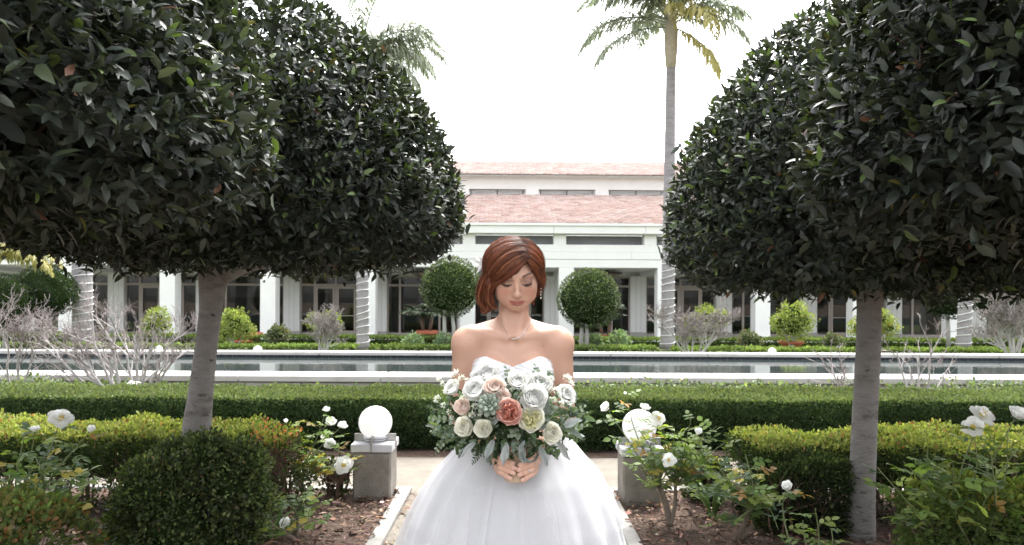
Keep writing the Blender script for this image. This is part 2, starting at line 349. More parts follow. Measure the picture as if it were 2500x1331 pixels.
for k, x in enumerate(colx):
    xp = x - .25                                        # a white panelled pier behind every column
    p = bobj(MB().bbox(xp - .35, xp + .35, YB - .22, YB + .25, BZ + .22, 2.5, .01), 'wall_panel', M_WHITE2)
    bobj(MB().box(xp - .105, xp - .093, YB - .2225, YB - .21, BZ + .22, 2.5).box(xp + .113, xp + .125, YB - .2225, YB - .21, BZ + .22, 2.5), 'groove', M_CONC, p)
    bobj(MB().bbox(xp - .38, xp + .38, YB - .25, YB + .25, BZ, BZ + .218, .01), 'skirting', M_CONC, p)
    if k == len(colx) - 1: break
    a, b = xp + .352, xp + BAY - .352; w_ = b - a; door = k % 2 == 0
    fr_ = MB(); yf = YB - .02
    cuts = [a, a + .62, a + .62 + (w_ - 1.24) / 2, b - .62, b] if door else [a, a + .55, a + w_ * .74, b]
    for c in cuts:
        q = .06 if c in (a, b) else .045
        fr_.box(max(a, c - q), min(b, c + q), yf - .06, yf + .06, BZ, 2.45)
    for c0, c1 in zip(cuts[:-1], cuts[1:]):
        for z0, z1 in ((BZ, BZ + .16), (2.0, 2.09), (2.39, 2.45)): fr_.box(c0 + .046, c1 - .046, yf - .057, yf + .057, z0, z1)
    f = bobj(fr_, 'glazing_frame', M_TAUPE)
    for j, (c0, c1) in enumerate(zip(cuts[:-1], cuts[1:])):
        for z0, z1 in ((BZ + .163, 1.997), (2.093, 2.387)):
            bobj(MB().box(c0 + .048, c1 - .048, yf - .008, yf + .008, z0, z1), 'pane', mg, f)
        if door and j in (1, 2):
            d = MB(); e = c0 + .05; g = c1 - .05
            d.box(e, e + .09, yf - .085, yf - .062, BZ + .02, 1.99).box(g - .09, g, yf - .085, yf - .062, BZ + .02, 1.99)
            d.box(e + .091, g - .091, yf - .085, yf - .062, 1.88, 1.99).box(e + .091, g - .091, yf - .085, yf - .062, BZ + .02, BZ + .24).box(e + .091, g - .091, yf - .085, yf - .062, .68, .72)
            dd = bobj(d, 'door', M_TAUPE)
            hx = g - .05 if j == 1 else e + .05
            bobj(MB().box(hx - .015, hx + .015, yf - .13, yf - .086, .75, .95), 'handle', M_DARKM, dd)
    for c0, c1 in zip(cuts[:-1], cuts[1:]):             # blinds and drapes behind the glass
        h = random.uniform(.22, .5)
        q = MB()
        for s_ in range(4): q.box(c0 + .1, c1 - .1, yf + .2, yf + .215 + .012 * (s_ % 2), 1.97 - h * (s_ + 1) / 4 + .003, 1.97 - h * s_ / 4)
        bobj(q, 'blind', M_CURT)
        if random.random() < .6:
            q = MB(); side = random.random() < .5; xx = c0 + .08 if side else c1 - .5
            V = []; F = []
            for i in range(13):
                u = xx + .42 * i / 12
                for z, sq in ((2.0, 1), (.9, .55), (BZ + .1, .75)):
                    uu = (xx if side else xx + .42) + (u - (xx if side else xx + .42)) * sq
                    V.append((uu, yf + .45 + .05 * (i % 2), z))
            for i in range(12):
                for j in range(2): F.append((i*3+j, (i+1)*3+j, (i+1)*3+j+1, i*3+j+1))
            bobj(MB().add(V, F), 'curtain', M_CURT)
# lower roof
def roof(name, y0, z0, y1, z1, courses, tw, over):
    "clay tile courses, every tile its own bevel-free slab in one part"
    N = int((X1 - X0) / tw); dx = tw; L = math.hypot(y1 - y0, z1 - z0); uy, uz = (y1-y0)/L, (z1-z0)/L; ny_, nz_ = -uz, uy
    st = L / courses
    cu, cv = np.meshgrid(np.arange(N), np.arange(courses)); cu = cu.ravel(); cv = cv.ravel(); n = len(cu)
    x = X0 + (cu + .5 * (cv % 2)) * dx + rng.normal(0, .004, n); s = cv * st + rng.normal(0, .008, n); th = .05 + rng.uniform(0, .02, n); lift = rng.uniform(0, .012, n)
    def pt(xx, ss, hh): return np.stack([xx, y0 + ss*uy + hh*ny_, z0 + ss*uz + hh*nz_], 1)
    w2 = dx - .012
    c = [pt(x, s, lift + .02), pt(x + w2, s, lift + .02), pt(x + w2, s + st*1.25, lift*0 + .0), pt(x, s + st*1.25, lift*0 + .0)]
    tp = [pt(x, s, lift + .02 + th), pt(x + w2, s, lift + .02 + th), pt(x + w2, s + st*1.25, .012 + .0*th), pt(x, s + st*1.25, .012 + 0*th)]
    V = np.stack(c + tp, 1).reshape(-1, 3)
    F0 = np.array([(4,5,6,7),(0,1,5,4),(1,2,6,5),(3,0,4,7)]); F = (F0[None] + (np.arange(n)*8)[:, None, None]).reshape(-1, 4)
    C = mixcol([(.6,.46,.42),(.64,.51,.47),(.56,.41,.37),(.66,.56,.52)], [4,4,2,2], n, .04)
    r = mk(name, yawed(V), F, M_ROOFT, bld, col=np.repeat(C, 8, axis=0)); r['kind'] = 'stuff'
    return r
M_ROOFT = leafmat('clay_tile', .8, .3, .0)
YL0, ZL0, YL1, ZL1 = BY - .36, 4.31, 30.0, 5.93
bobj(MB().add([(X0,YL0+.02,ZL0),(X1,YL0+.02,ZL0),(X1,YL1,ZL1),(X0,YL1,ZL1),(X0,YL0+.02,ZL0-.04),(X1,YL0+.02,ZL0-.04),(X1,YL1,ZL1-.06),(X0,YL1,ZL1-.06)],
     [(0,1,2,3),(7,6,5,4),(0,4,5,1),(1,5,6,2),(2,6,7,3),(3,7,4,0)]), 'roof', M_CONC)
roof('roof_tiles', YL0, ZL0, YL1, ZL1, 23, .33, 0)
# clerestory with flared piers and louvred windows
YC = 30.0
bobj(MB().box(X0, X1, YC + .25, YC + .5, 5.8, 6.85), 'clerestory_wall', M_WHITE)
bobj(MB().bbox(X0, X1, YC + .02, YC + .249, 5.85, 5.95, .01), 'clerestory_sill', M_WHITE)
for i in range(-8, 9):
    x = .9 + 3.01 * i
    V = [(x-.29,YC-.02,5.951),(x+.33,YC-.02,5.951),(x+.2,YC-.02,6.78),(x-.2,YC-.02,6.78),(x-.29,YC+.249,5.951),(x+.33,YC+.249,5.951),(x+.2,YC+.249,6.78),(x-.2,YC+.249,6.78)]
    bobj(MB().add(V, [(0,1,2,3),(7,6,5,4),(0,4,5,1),(1,5,6,2),(2,6,7,3),(3,7,4,0)]), 'flared_pier', M_WHITE)
    bobj(MB().bbox(x + .205, x + 2.805, YC - .018, YC + .246, 6.2, 6.78, .004), 'spandrel', M_WHITE)
    wv = MB(); wv.box(x + .36, x + 2.65, YC + .2, YC + .24, 5.952, 6.198)
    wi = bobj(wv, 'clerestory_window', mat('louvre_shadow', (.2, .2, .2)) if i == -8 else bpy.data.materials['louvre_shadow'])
    for s_ in range(4):
        bobj(MB().box(x + .4, x + 1.48, YC + .13, YC + .19, 5.96 + s_*.058, 5.985 + s_*.058).box(x + 1.55, x + 2.6, YC + .13, YC + .19, 5.96 + s_*.058, 5.985 + s_*.058), 'louvre_slat', M_WHITE, wi)
YU0, ZU0, YU1, ZU1 = YC - .45, 6.74, 33.4, 8.02
bobj(MB().add([(X0,YU0+.02,ZU0),(X1,YU0+.02,ZU0),(X1,YU1,ZU1),(X0,YU1,ZU1),(X0,YU0+.02,ZU0-.06),(X1,YU0+.02,ZU0-.06),(X1,YU1,ZU1-.06),(X0,YU1,ZU1-.06)],
     [(0,1,2,3),(7,6,5,4),(0,4,5,1),(1,5,6,2),(2,6,7,3),(3,7,4,0)]), 'upper_roof', M_CONC)
roof('upper_roof_tiles', YU0, ZU0, YU1, ZU1, 22, .33, 0)
bobj(MB().box(X0, X1, YU1 - .1, YU1 + .1, 6.0, 7.9), 'rear_wall', M_WHITE)
# pendant lanterns under the arcade ceiling
def lantern(x, label):
    v = yawed([(x, BY + 2.1, 2.67)])[0]
    l = thing('pendant_lantern', label, 'lantern', v, 'dark pendant lanterns under the arcade')
    m = MB(); n = 6; r0, r1 = .62, .5
    pr = [(r1, -.06), (r0, -.09), (r0, -.15), (r1*.98, -.16)]
    V, F = lathe(pr, v, n); mk('rim', V, F, M_DARKM, l)
    V, F = lathe([(.49, -.161), (.05, -.36), (.04, -.4), (.0, -.42)], v, n); mk('shade', V, F, M_LANT, l)
    q = MB()
    for j in range(n):
        a = 2*math.pi*j/n; q.tube([(v[0]+.5*math.cos(a), v[1]+.5*math.sin(a), v[2]-.16), (v[0]+.05*math.cos(a), v[1]+.05*math.sin(a), v[2]-.37)], .016, 5)
    q.obj('rib', M_DARKM, l)
    MB().tube([(v[0], v[1], v[2]), (v[0], v[1], v[2]-.07)], .05, 8).obj('stem', M_DARKM, l)
M_LANT = mat('amber_glass', (.3, .24, .18), (.36, .3, .22), .3, 4)
names = {-5: 'dark six-sided lantern above the first bay from the left edge', -4: 'dark six-sided lantern above the bay behind the big bare shrub',
         -3: 'dark six-sided lantern just right of the left grey trunk', -2: 'dark six-sided lantern above the bay left of the left lit palm trunk', -1: 'dark six-sided lantern behind the left round-headed tree',
         0: 'dark six-sided lantern right behind the bride\'s head', 1: None,
         2: 'dark six-sided lantern just right of the tall palm trunk', 3: 'dark six-sided lantern above the yellow-green bush in the right court',
         4: 'dark six-sided lantern behind the right grey trunk', 5: 'dark six-sided lantern above the bay beside the leaning palm'}
names[0] = "dark six-sided lantern half hidden by the left side of the bride's hair"
names[1] = 'dark six-sided lantern fully in view above the right round-headed tree'
for k in range(-4, 5):
    lantern(CX0 + BAY * (k - .5), names[k])
# ---------------------------------------------------------------- near trees: clipped domes of large glossy leaves on grey trunks
LV, LF = leaf_shape(1., .4, .14, .16)
GREENS = [(.032,.041,.031),(.044,.054,.041),(.024,.032,.025),(.06,.08,.042),(.11,.165,.05),(.15,.14,.035),(.15,.08,.055)]
def leaf_variants(name, cols, V0=LV, F0=LF, m=None):
    return [mesh_data(name, V0, F0, m or M_LEAF, True, np.tile(np.array(c), (len(V0), 1))) for c in cols]
LEAFMESH = leaf_variants('leaf', GREENS)
def to_px(T):
    d = np.maximum(T[:, 1], .05); return 1250 + T[:, 0]*FPX/d, 735.5 - (T[:, 2]-CAMZ)*FPX/d, d
def pick_front(T, size, cells=300, cell=40):
    "the nearest piece of each picture cell: the ones that show largest"
    x, y, d = to_px(T); ok = np.where((x > -20) & (x < 2520) & (y > -20) & (y < 1351))[0]
    while True:
        best = {}
        for i in ok[np.argsort(d[ok])]:
            k = (int(x[i]//cell), int(y[i]//cell))
            if k not in best: best[k] = i
        if len(best) <= cells: return np.array(sorted(best.values()))
        cell *= 1.08
def build_leaves(root, M, T, ci, cols, meshes, V0, F0, m, cell, stuff='foliage', cells=300, limit_stuff=True):
    pick = pick_front(T, None, cells, cell) if cells else np.array([], int)
    for i in pick:
        X = Matrix([list(M[i][r]) + [T[i][r]] for r in range(3)] + [[0, 0, 0, 1]])
        place('leaf', meshes[ci[i]], X, root)
    rest = np.setdiff1d(np.arange(len(T)), pick)
    C = np.array(cols)[ci[rest]] * rng.normal(1, .16, (len(rest), 1)).clip(.5, 1.6)
    V, F, c = scatter(V0, F0, M[rest], T[rest], C)
    return mk(stuff, V, F, m, root, True, c, kind='stuff')
M_SCAR = mat('bark_scar', (.07,.06,.052), (.15,.138,.125), .9, 30, bump=.4)
def crown_points(cx, cy, Rr, z0, z1, n, inner=.35):
    H = z1 - z0; out = []
    t = rng.beta(1.0, 1.15, n * 3); a = rng.uniform(0, 2*math.pi, n * 3)
    r = np.where(t < .17, .74 + .26*np.sqrt(np.clip(1 - ((.17-t)/.17)**2, 0, 1)), np.clip(1 - np.clip((t-.17)/.83, 0, 1)**1.8, 0, 1)**.58)
    keep = rng.random(n*3) < (r + .12); t, a, r = t[keep][:n], a[keep][:n], r[keep][:n]; m = len(t)
    bot = rng.random(m) < .17                              # underside disc
    nx = np.stack([np.cos(a)*r, np.sin(a)*r, np.where(t < .17, -.9*(.17-t)/.17, (t-.17)*1.15*Rr/H*1.4)], 1)
    rad = r.copy(); z = z0 + t*H
    rad[bot] = .8*np.sqrt(rng.random(bot.sum())); z[bot] = z0 + .04*rng.normal(size=bot.sum()) + .03; nx[bot] = np.stack([np.cos(a[bot])*.4, np.sin(a[bot])*.4, -np.ones(bot.sum())*.8], 1)
    depth = np.where(rng.random(m) < inner, rng.uniform(.5, .93, m), 1 - np.abs(rng.normal(0, .022, m)))
    base = np.stack([np.cos(a), np.sin(a), z], 1)
    lump = 1 + .018*wob(np.stack([np.cos(a)*r*Rr, np.sin(a)*r*Rr, z], 1), 4.5, int(abs(cx)*100)) + .01*wob(np.stack([np.cos(a)*r*Rr, np.sin(a)*r*Rr, z], 1), 11, 5)
    zz = z0 + .35*H + (z - z0 - .35*H)*np.where(bot, 1, depth)
    p = np.stack([cx + np.cos(a)*rad*Rr*depth*lump, cy + np.sin(a)*rad*Rr*depth*lump, zz], 1)
    return p, nrm(nx), depth
def dome_tree(label, cx, cy, Rr, z0, z1, tp, tr, limbs, n, L, cell, knots=()):
    root = thing('clipped_tree', label, 'tree', (tp[0][0], tp[0][1], 0), 'clipped dome trees beside the walk')
    MB().tube(smoothpath(tp, 16), np.interp(np.linspace(0, 1, 16), np.linspace(0, 1, len(tr)), tr), 18).obj('trunk', M_BARK, root, True)
    for kx, ky, kr in knots:                             # healed branch scars on the bark
        c = P(kx, ky, tp[0][1] - .064); n_ = 9; ex, ez, sk = random.uniform(1., 1.9), random.uniform(.35, .7), random.uniform(-.5, .5)
        V_, F_ = lathe([(kr*1.5, 0), (kr*1.2, .007), (kr*.75, .009), (kr*.4, .004), (.0005, .002)], (0, 0, 0), n_)
        mk('knot', [(c.x + v[0]*ex + random.uniform(-.0015, .0015), c.y - v[2] + abs(v[0])*.25, c.z + v[1]*ez + v[0]*sk + random.uniform(-.0015, .0015)) for v in V_], [f[::-1] for f in F_], M_SCAR, root, True)
    for lp, r0 in limbs:
        MB().tube(smoothpath(lp, 9), np.linspace(r0, r0*.4, 9), 9).obj('limb', M_BARK, root, True)
    tw = MB(); top = np.array(tp[-1])
    for _ in range(70):
        a = random.uniform(0, 6.28); e = np.array([cx + Rr*.85*math.cos(a)*random.uniform(.4, 1), cy + Rr*.85*math.sin(a)*random.uniform(.4, 1), random.uniform(z0 + .05, z0 + .75*(z1-z0))])
        mid = top*.5 + e*.5 + np.array([random.gauss(0, .08), random.gauss(0, .08), -.05])
        tw.tube(smoothpath([top + np.array([0, 0, random.uniform(-.05, .5)]), mid, e], 6), np.linspace(.02, .004, 6), 4, False)
    tw.obj('twigs', M_TWIG, root, kind='stuff')
    p, nx, dep = crown_points(cx, cy, Rr, z0, z1, n)
    d = nrm(nx*.6 + np.array([0, 0, .38]) + rng.normal(0, .42, p.shape)); sl = rng.uniform(.05, .11, len(p))
    perp = nrm(np.cross(d, rand_dirs(len(p)))); perp2 = np.cross(d, perp)
    Ms, Ts, Cs = [], [], []
    for j in range(6):
        u = j/5; a = j*2.4 + rng.normal(0, .3, len(p)); op = np.radians(78 - 48*u + rng.normal(0, 12, len(p)))
        side = np.cos(a)[:, None]*perp + np.sin(a)[:, None]*perp2
        ld_ = nrm(d*np.cos(op)[:, None] + side*np.sin(op)[:, None] - np.array([0, 0, .12]))
        up = nrm(d*.8 - side*.2 + np.array([0, 0, .5]) + rng.normal(0, .15, p.shape))
        s = L*rng.normal(1, .17, len(p)).clip(.55, 1.4)*(1 - .25*u)
        Ms.append(frames(ld_, up)*s[:, None, None]); Ts.append(p - d*sl[:, None]*(1-u))
        ci = rng.choice(len(GREENS), len(p), p=[.36,.31,.23,.075,.014,.006,.005])
        fresh = (rng.random(len(p)) < (.22 if j >= 4 else .04)) & (dep > .95) & (nx[:, 2] > -.2); ci[fresh] = np.where(rng.random(fresh.sum()) < .6, 3, 4)
        Cs.append(ci)
    q, qn, _ = crown_points(cx, cy, Rr, z0, z1, 8500, 0.); f = rng.uniform(.4, .94, len(q))[:, None]; c0 = np.array([cx, cy, z0 + .3*(z1-z0)])
    Ms.append(frames(rand_dirs(len(q)), rand_dirs(len(q)))*rng.uniform(.08, .12, len(q))[:, None, None]); Ts.append(c0 + (q - c0)*f + np.array([0, 0, .02])); Cs.append(rng.choice([0, 2], len(q)))
    M, T, ci = np.concatenate(Ms), np.concatenate(Ts), np.concatenate(Cs)
    build_leaves(root, M, T, ci, GREENS, LEAFMESH, LV, LF, M_LEAF, cell)
    return root
Yt = 4.0
def pth(lst, Y): return [tuple(P(x, y, Y)) for x, y in lst]
lt = pth([(474,1330),(480,1065),(488,980),(503,850),(514,760),(520,680),(522,610)], Yt)
dome_tree('grey-trunked dome tree left of the walk, its trunk rising out of the boxwood', P(598,0,Yt).x, 4.05, 1.25, 1.60, 3.17, lt, [.092,.08,.07,.06,.062,.078,.105],
          [(pth([(545,668),(610,645),(700,640)], Yt), .062), (pth([(505,640),(440,600),(360,560)], Yt), .05), ([tuple(P(522,620,Yt)), tuple(P(540,520,4.2)), tuple(P(580,380,4.3))], .07)], 7600, .064, 30, ((492,965,.013),(476,990,.010),(502,1012,.012),(470,1030,.009),(500,1048,.011),(516,880,.008),(520,770,.008)))
rt = pth([(2098,1340),(2104,1200),(2112,1000),(2120,850),(2122,750),(2123,660),(2128,600)], Yt)
dome_tree('grey-trunked dome tree right of the walk, its trunk bare down to the mulch', P(2165,0,Yt).x, 4.05, 1.22, 1.47, 3.2, rt, [.088,.07,.067,.066,.065,.078,.1],
          [(pth([(2140,650),(2190,610),(2260,575)], Yt), .055), (pth([(2110,630),(2050,590),(1960,560)], Yt), .05), ([tuple(P(2128,620,Yt)), tuple(P(2130,520,4.2)), tuple(P(2150,380,4.3))], .07)], 7000, .062, 30, ((2112,1203,.010),(2098,1238,.008),(2106,1252,.008),(2118,905,.007),(2122,1005,.006)))
Yn = 2.35
dome_tree('nearest dome tree filling the upper left corner, trunk out of view', P(-235,0,Yn).x, Yn, 1.17, 1.67, 3.35, [(-2.05,Yn,0),(-2.05,Yn,1.0),(-2.04,Yn,1.7)], [.09,.07,.09],
          [([(-2.04,Yn,1.62),(-1.8,2.3,1.75),(-1.45,2.2,1.85)], .05), ([(-2.04,Yn,1.6),(-2.0,2.0,1.8),(-1.9,1.7,2.0)], .05)], 6300, .066, 46)
dome_tree('nearest dome tree filling the upper right corner, trunk out of view', P(2850,0,Yn).x, Yn, 1.16, 1.64, 3.35, [(2.2,Yn,0),(2.2,Yn,1.0),(2.2,Yn,1.7)], [.09,.07,.09],
          [([(2.2,Yn,1.62),(1.95,2.3,1.75),(1.6,2.2,1.85)], .05), ([(2.2,Yn,1.6),(2.1,2.0,1.8),(2.0,1.7,2.0)], .05)], 6300, .066, 46)

# ---------------------------------------------------------------- hedges
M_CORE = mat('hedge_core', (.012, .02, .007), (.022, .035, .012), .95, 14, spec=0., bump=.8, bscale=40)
MV, MF = mini_leaf(1., .62, .16)
OV = np.array([(0,0,0),(.5,.3,.1),(.9,.22,.05),(1,0,0),(.9,-.22,.05),(.5,-.3,.1),(.55,0,0)], float); OF = np.array([(0,6,1),(1,6,2),(2,6,3),(3,6,4),(4,6,5),(5,6,0)])
def box_surface(n, x0, x1, y0, y1, z0, z1, faces):
    area = {'top': (x1-x0)*(y1-y0), 'front': (x1-x0)*(z1-z0), 'back': (x1-x0)*(z1-z0)*.4, 'left': (y1-y0)*(z1-z0), 'right': (y1-y0)*(z1-z0)}
    wts = np.array([area[f]*faces[f] for f in faces]); k = rng.choice(len(wts), n, p=wts/wts.sum()); keys = list(faces)
    q = rng.random((n, 3)); p = np.array([x0, y0, z0]) + q*np.array([x1-x0, y1-y0, z1-z0]); nx = np.zeros((n, 3))
    for i, f in enumerate(keys):
        s = k == i
        if f == 'top': p[s, 2] = z1; nx[s, 2] = 1
        if f == 'front': p[s, 1] = y0; nx[s, 1] = -1
        if f == 'back': p[s, 1] = y1; nx[s, 1] = 1
        if f == 'left': p[s, 0] = x0; nx[s, 0] = -1
        if f == 'right': p[s, 0] = x1; nx[s, 0] = 1
    return p, nx, np.array(keys)[k]
def rounded(p, x0, x1, y0, y1, z0, z1, r):
    "pull box-surface points onto a box with rounded edges"
    lo = np.array([x0+r, y0+r, z0-1.]); hi = np.array([x1-r, y1-r, z1-r]); c = np.clip(p, lo, hi); d = p - c; L = np.linalg.norm(d, axis=1, keepdims=True)
    return c + d/np.maximum(L, 1e-6)*np.minimum(L, r), nrm(d + 1e-9)
def hedge(name, label, cat, x0, x1, y0, y1, z1, n, L, ctop, cside, faces=None, group=None, rr=.07, rough=.025, z0=0., lush=0., m=None, shape=(MV, MF), twigs=0, bare=None, core=True, cells=0, smear=.035, lump=0.):
    root = thing(name, label, cat, ((x0+x1)/2, (y0+y1)/2, z0), group)
    faces = faces or {'top': 1.2, 'front': 1, 'left': .8, 'right': .8, 'back': .5}
    p, nx, key = box_surface(n, x0, x1, y0, y1, z0 + .02, z1, faces)
    p, n2 = rounded(p, x0, x1, y0, y1, z0, z1, rr)
    nx = nrm(nx*.4 + n2)
    h = (p[:, 2]-z0)/(z1-z0)
    p = p + nx*(rough*wob(p, 9, 2) + rough*.8*wob(p, 26, 3) - np.abs(rng.normal(0, smear, n))[:])[:, None] + rng.normal(0, .006, (n, 3))
    if bare is not None:
        keep = (nx[:, 2] > .35) | (rng.random(n) < np.clip((h - bare)/.22, .22, 1) + .25*wob(p, 7, 8)); p, nx, h = p[keep], nx[keep], h[keep]
    if lump: p = p + nx*(lump*(wob(p, 4.2, 31) - .35))[:, None]
    n = len(p)
    d = nrm(nx*.8 + np.array([0, 0, .45]) + rng.normal(0, .55, (n, 3))); up = nrm(nx*.5 + np.array([0, 0, .5]) + rng.normal(0, .5, (n, 3)))
    s = L*rng.normal(1, .22, n).clip(.5, 1.6)
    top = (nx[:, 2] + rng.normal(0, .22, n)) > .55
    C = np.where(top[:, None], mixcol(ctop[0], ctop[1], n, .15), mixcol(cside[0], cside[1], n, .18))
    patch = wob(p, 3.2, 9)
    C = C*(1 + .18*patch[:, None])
    V, F, c = scatter(shape[0], shape[1], frames(d, up)*s[:, None, None], p, C)
    mk('foliage', V, F, m or M_HEDGE, root, False, c, kind='stuff')
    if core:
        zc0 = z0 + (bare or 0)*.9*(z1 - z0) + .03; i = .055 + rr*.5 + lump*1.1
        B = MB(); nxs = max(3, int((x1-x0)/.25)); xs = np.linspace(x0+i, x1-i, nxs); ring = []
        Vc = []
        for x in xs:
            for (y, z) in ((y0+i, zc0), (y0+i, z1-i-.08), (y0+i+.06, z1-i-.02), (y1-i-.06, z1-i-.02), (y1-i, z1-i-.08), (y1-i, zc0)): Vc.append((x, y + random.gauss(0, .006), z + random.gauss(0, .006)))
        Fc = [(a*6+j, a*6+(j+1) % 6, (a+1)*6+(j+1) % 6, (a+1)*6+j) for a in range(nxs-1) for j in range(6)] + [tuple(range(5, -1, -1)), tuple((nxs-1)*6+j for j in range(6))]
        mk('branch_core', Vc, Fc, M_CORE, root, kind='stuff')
    if twigs:
        t = MB()
        for _ in range(twigs):
            bx, by = random.uniform(x0+.08, x1-.08), random.uniform(y0+.04, y1-.08); a = [(bx, by, z0), (bx+random.gauss(0,.03), by+random.gauss(0,.03), z0+(z1-z0)*.4), (bx+random.gauss(0,.09), by+random.gauss(0,.06)-.02, z0+(z1-z0)*random.uniform(.7,.97))]
            r = random.uniform(.004, .011); t.tube(smoothpath(a, 5), np.linspace(r, r*.4, 5), 4, False)
            for _ in range(5):
                q = a[1]; e = (q[0]+random.gauss(0,.09), q[1]+random.gauss(0,.06)-.03, q[2]+random.uniform(.03,.25)); e = (e[0], e[1], min(e[2], z1-.03)); t.tube([q, ((q[0]+e[0])/2+random.gauss(0,.015), (q[1]+e[1])/2, (q[2]+e[2])/2), e], [.004,.003,.0015], 3, False)
        t.obj('twigs', M_TWIG, root, kind='stuff')
    return root
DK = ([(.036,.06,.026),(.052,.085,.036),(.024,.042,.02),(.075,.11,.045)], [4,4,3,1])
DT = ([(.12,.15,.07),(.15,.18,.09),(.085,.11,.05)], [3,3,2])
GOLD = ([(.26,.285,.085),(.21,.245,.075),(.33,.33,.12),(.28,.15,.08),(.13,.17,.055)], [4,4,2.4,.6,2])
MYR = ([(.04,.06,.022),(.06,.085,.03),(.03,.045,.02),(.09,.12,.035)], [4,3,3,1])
MYRD = ([(.026,.038,.017),(.04,.055,.023),(.018,.027,.014),(.065,.085,.032)], [4,3,3,1])
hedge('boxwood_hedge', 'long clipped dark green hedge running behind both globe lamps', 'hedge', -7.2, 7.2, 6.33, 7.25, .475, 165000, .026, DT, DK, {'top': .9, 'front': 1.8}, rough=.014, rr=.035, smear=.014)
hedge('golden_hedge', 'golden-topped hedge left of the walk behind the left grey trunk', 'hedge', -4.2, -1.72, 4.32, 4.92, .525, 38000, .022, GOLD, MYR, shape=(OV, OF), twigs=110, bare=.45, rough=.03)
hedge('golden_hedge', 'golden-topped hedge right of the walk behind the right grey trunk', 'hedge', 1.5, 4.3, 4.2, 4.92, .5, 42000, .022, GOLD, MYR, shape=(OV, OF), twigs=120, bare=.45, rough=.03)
hedge('myrtle_bush', 'leafy dark end bush of the right golden hedge, behind the single low white rose', 'bush', 1.43, 1.95, 3.95, 4.6, .4, 12000, .022, MYR, MYRD, shape=(OV, OF), rr=.16, rough=.05, twigs=30, smear=.045, lump=.05)
hedge('myrtle_bush', 'straggly end bush with rusty tips and bare twigs left of the thin rose bush', 'bush', -1.74, -1.42, 4.4, 4.9, .5, 4200, .022, ([(.2,.24,.06),(.38,.15,.08),(.14,.18,.05)],[3,2,2]), MYR, shape=(OV, OF), rr=.12, rough=.07, twigs=60, core=False, smear=.06)
hedge('myrtle_bush', 'small low open shrub beside the gravel just left of the left lamp pillar', 'bush', -1.36, -1.1, 4.75, 4.95, .3, 700, .026, MYR, MYR, shape=(OV, OF), rr=.1, rough=.06, twigs=20, core=False, smear=.08)
hedge('myrtle_bush', 'small rounded shrub low behind the right rose bushes by the gravel', 'bush', 1.18, 1.46, 4.65, 4.92, .33, 1900, .026, GOLD, MYR, shape=(OV, OF), rr=.12, rough=.04, twigs=14, smear=.04)
hedge('golden_bush', 'orange-tinged low bush in the bottom left corner', 'bush', -2.6, -1.86, 2.65, 3.15, .50, 8500, .025, ([(.13,.17,.05),(.22,.12,.055),(.16,.15,.055),(.09,.125,.04)],[4,1.3,2,3]), ([(.08,.1,.03),(.15,.08,.03),(.05,.07,.025)],[3,1,2]), shape=(OV, OF), rr=.17, rough=.05, twigs=20)
hedge('golden_bush', 'yellow-green low bush in the bottom right corner under the tall roses', 'bush', 1.86, 2.7, 3.0, 3.5, .50, 9000, .025, ([(.16,.21,.045),(.12,.16,.04),(.22,.22,.06)],[4,3,2]), ([(.06,.09,.028),(.09,.12,.035)],[3,2]), shape=(OV, OF), rr=.17, rough=.05, twigs=20)
# ground cover with small flowers between hedge and pool
n = 14000; p = np.stack([rng.uniform(-7.5, 7.5, n), rng.uniform(7.35, 8.9, n), np.zeros(n)], 1)
hgt = .345 + .04*wob(p, 2.5, 21) + .025*wob(p, 9, 22); hgt -= .10*np.exp(-((p[:, 0] + 1.9)/1.5)**2); p[:, 2] = hgt*rng.power(4, n)
V, F, c = scatter(OV, OF, frames(nrm(rng.normal(0, .6, (n, 3)) + np.array([0, 0, .6])), nrm(rng.normal(0, .5, (n, 3)) + np.array([0, -.2, 1])))*(.042*rng.normal(1, .2, n).clip(.5, 1.5))[:, None, None], p,
                  mixcol([(.1,.15,.06),(.15,.2,.08),(.06,.09,.04),(.22,.26,.14)], [4,3,3,1], n))
pk = rng.choice(n, 150, replace=False); pk = pk[p[pk, 2] > .38]
V2, F2, c2 = scatter(*mini_leaf(1, .9, .1), frames(rand_dirs(len(pk)*4), rand_dirs(len(pk)*4))*.03, np.repeat(p[pk] + np.array([0, 0, .03]), 4, axis=0), mixcol([(.7,.3,.36),(.75,.65,.65),(.6,.2,.25)], [2,2,1], len(pk)*4))
tag(mk('ground_cover', np.vstack([V, V2]), np.vstack([F, np.hstack([F2 + len(V)])]), M_SOFT, col=np.vstack([c, c2])), 'leafy ground cover with tiny pink flowers along the near pool wall', 'ground cover', kind='stuff')

# ---------------------------------------------------------------- flowers
def petal_mesh(name, w=.5, h=1., cup=.25, curl=.1, roll=.2, ruffle=0., col=(.8,.8,.76), tipcol=None, m=None, nu=5, nv=5, seed=0):
    r = np.random.default_rng(seed); V = []; C = []
    for j in range(nv):
        v = j/(nv-1)
        for i in range(nu):
            u = 2*i/(nu-1) - 1; ww = w*(.28 + .72*math.sin(math.pi*min(.62, v*.62)))*(1 - .32*max(0, v-.7)/.3)
            hh = h*v*(1 - .16*u*u*v)
            V.append((ww*u, cup*math.sin(math.pi*v*.75) - roll*u*u*ww*1.2 + curl*v**3 + ruffle*v*math.sin(3*u + 5*v + r.uniform(0, 6)), hh))
            k = v; C.append(np.array(col)*(1-k) + np.array(tipcol or col)*k)
    F = [(j*nu+i, j*nu+i+1, (j+1)*nu+i+1, (j+1)*nu+i) for j in range(nv-1) for i in range(nu-1)]
    return mesh_data(name, V, np.array(F), m or M_PETAL, True, np.array(C))
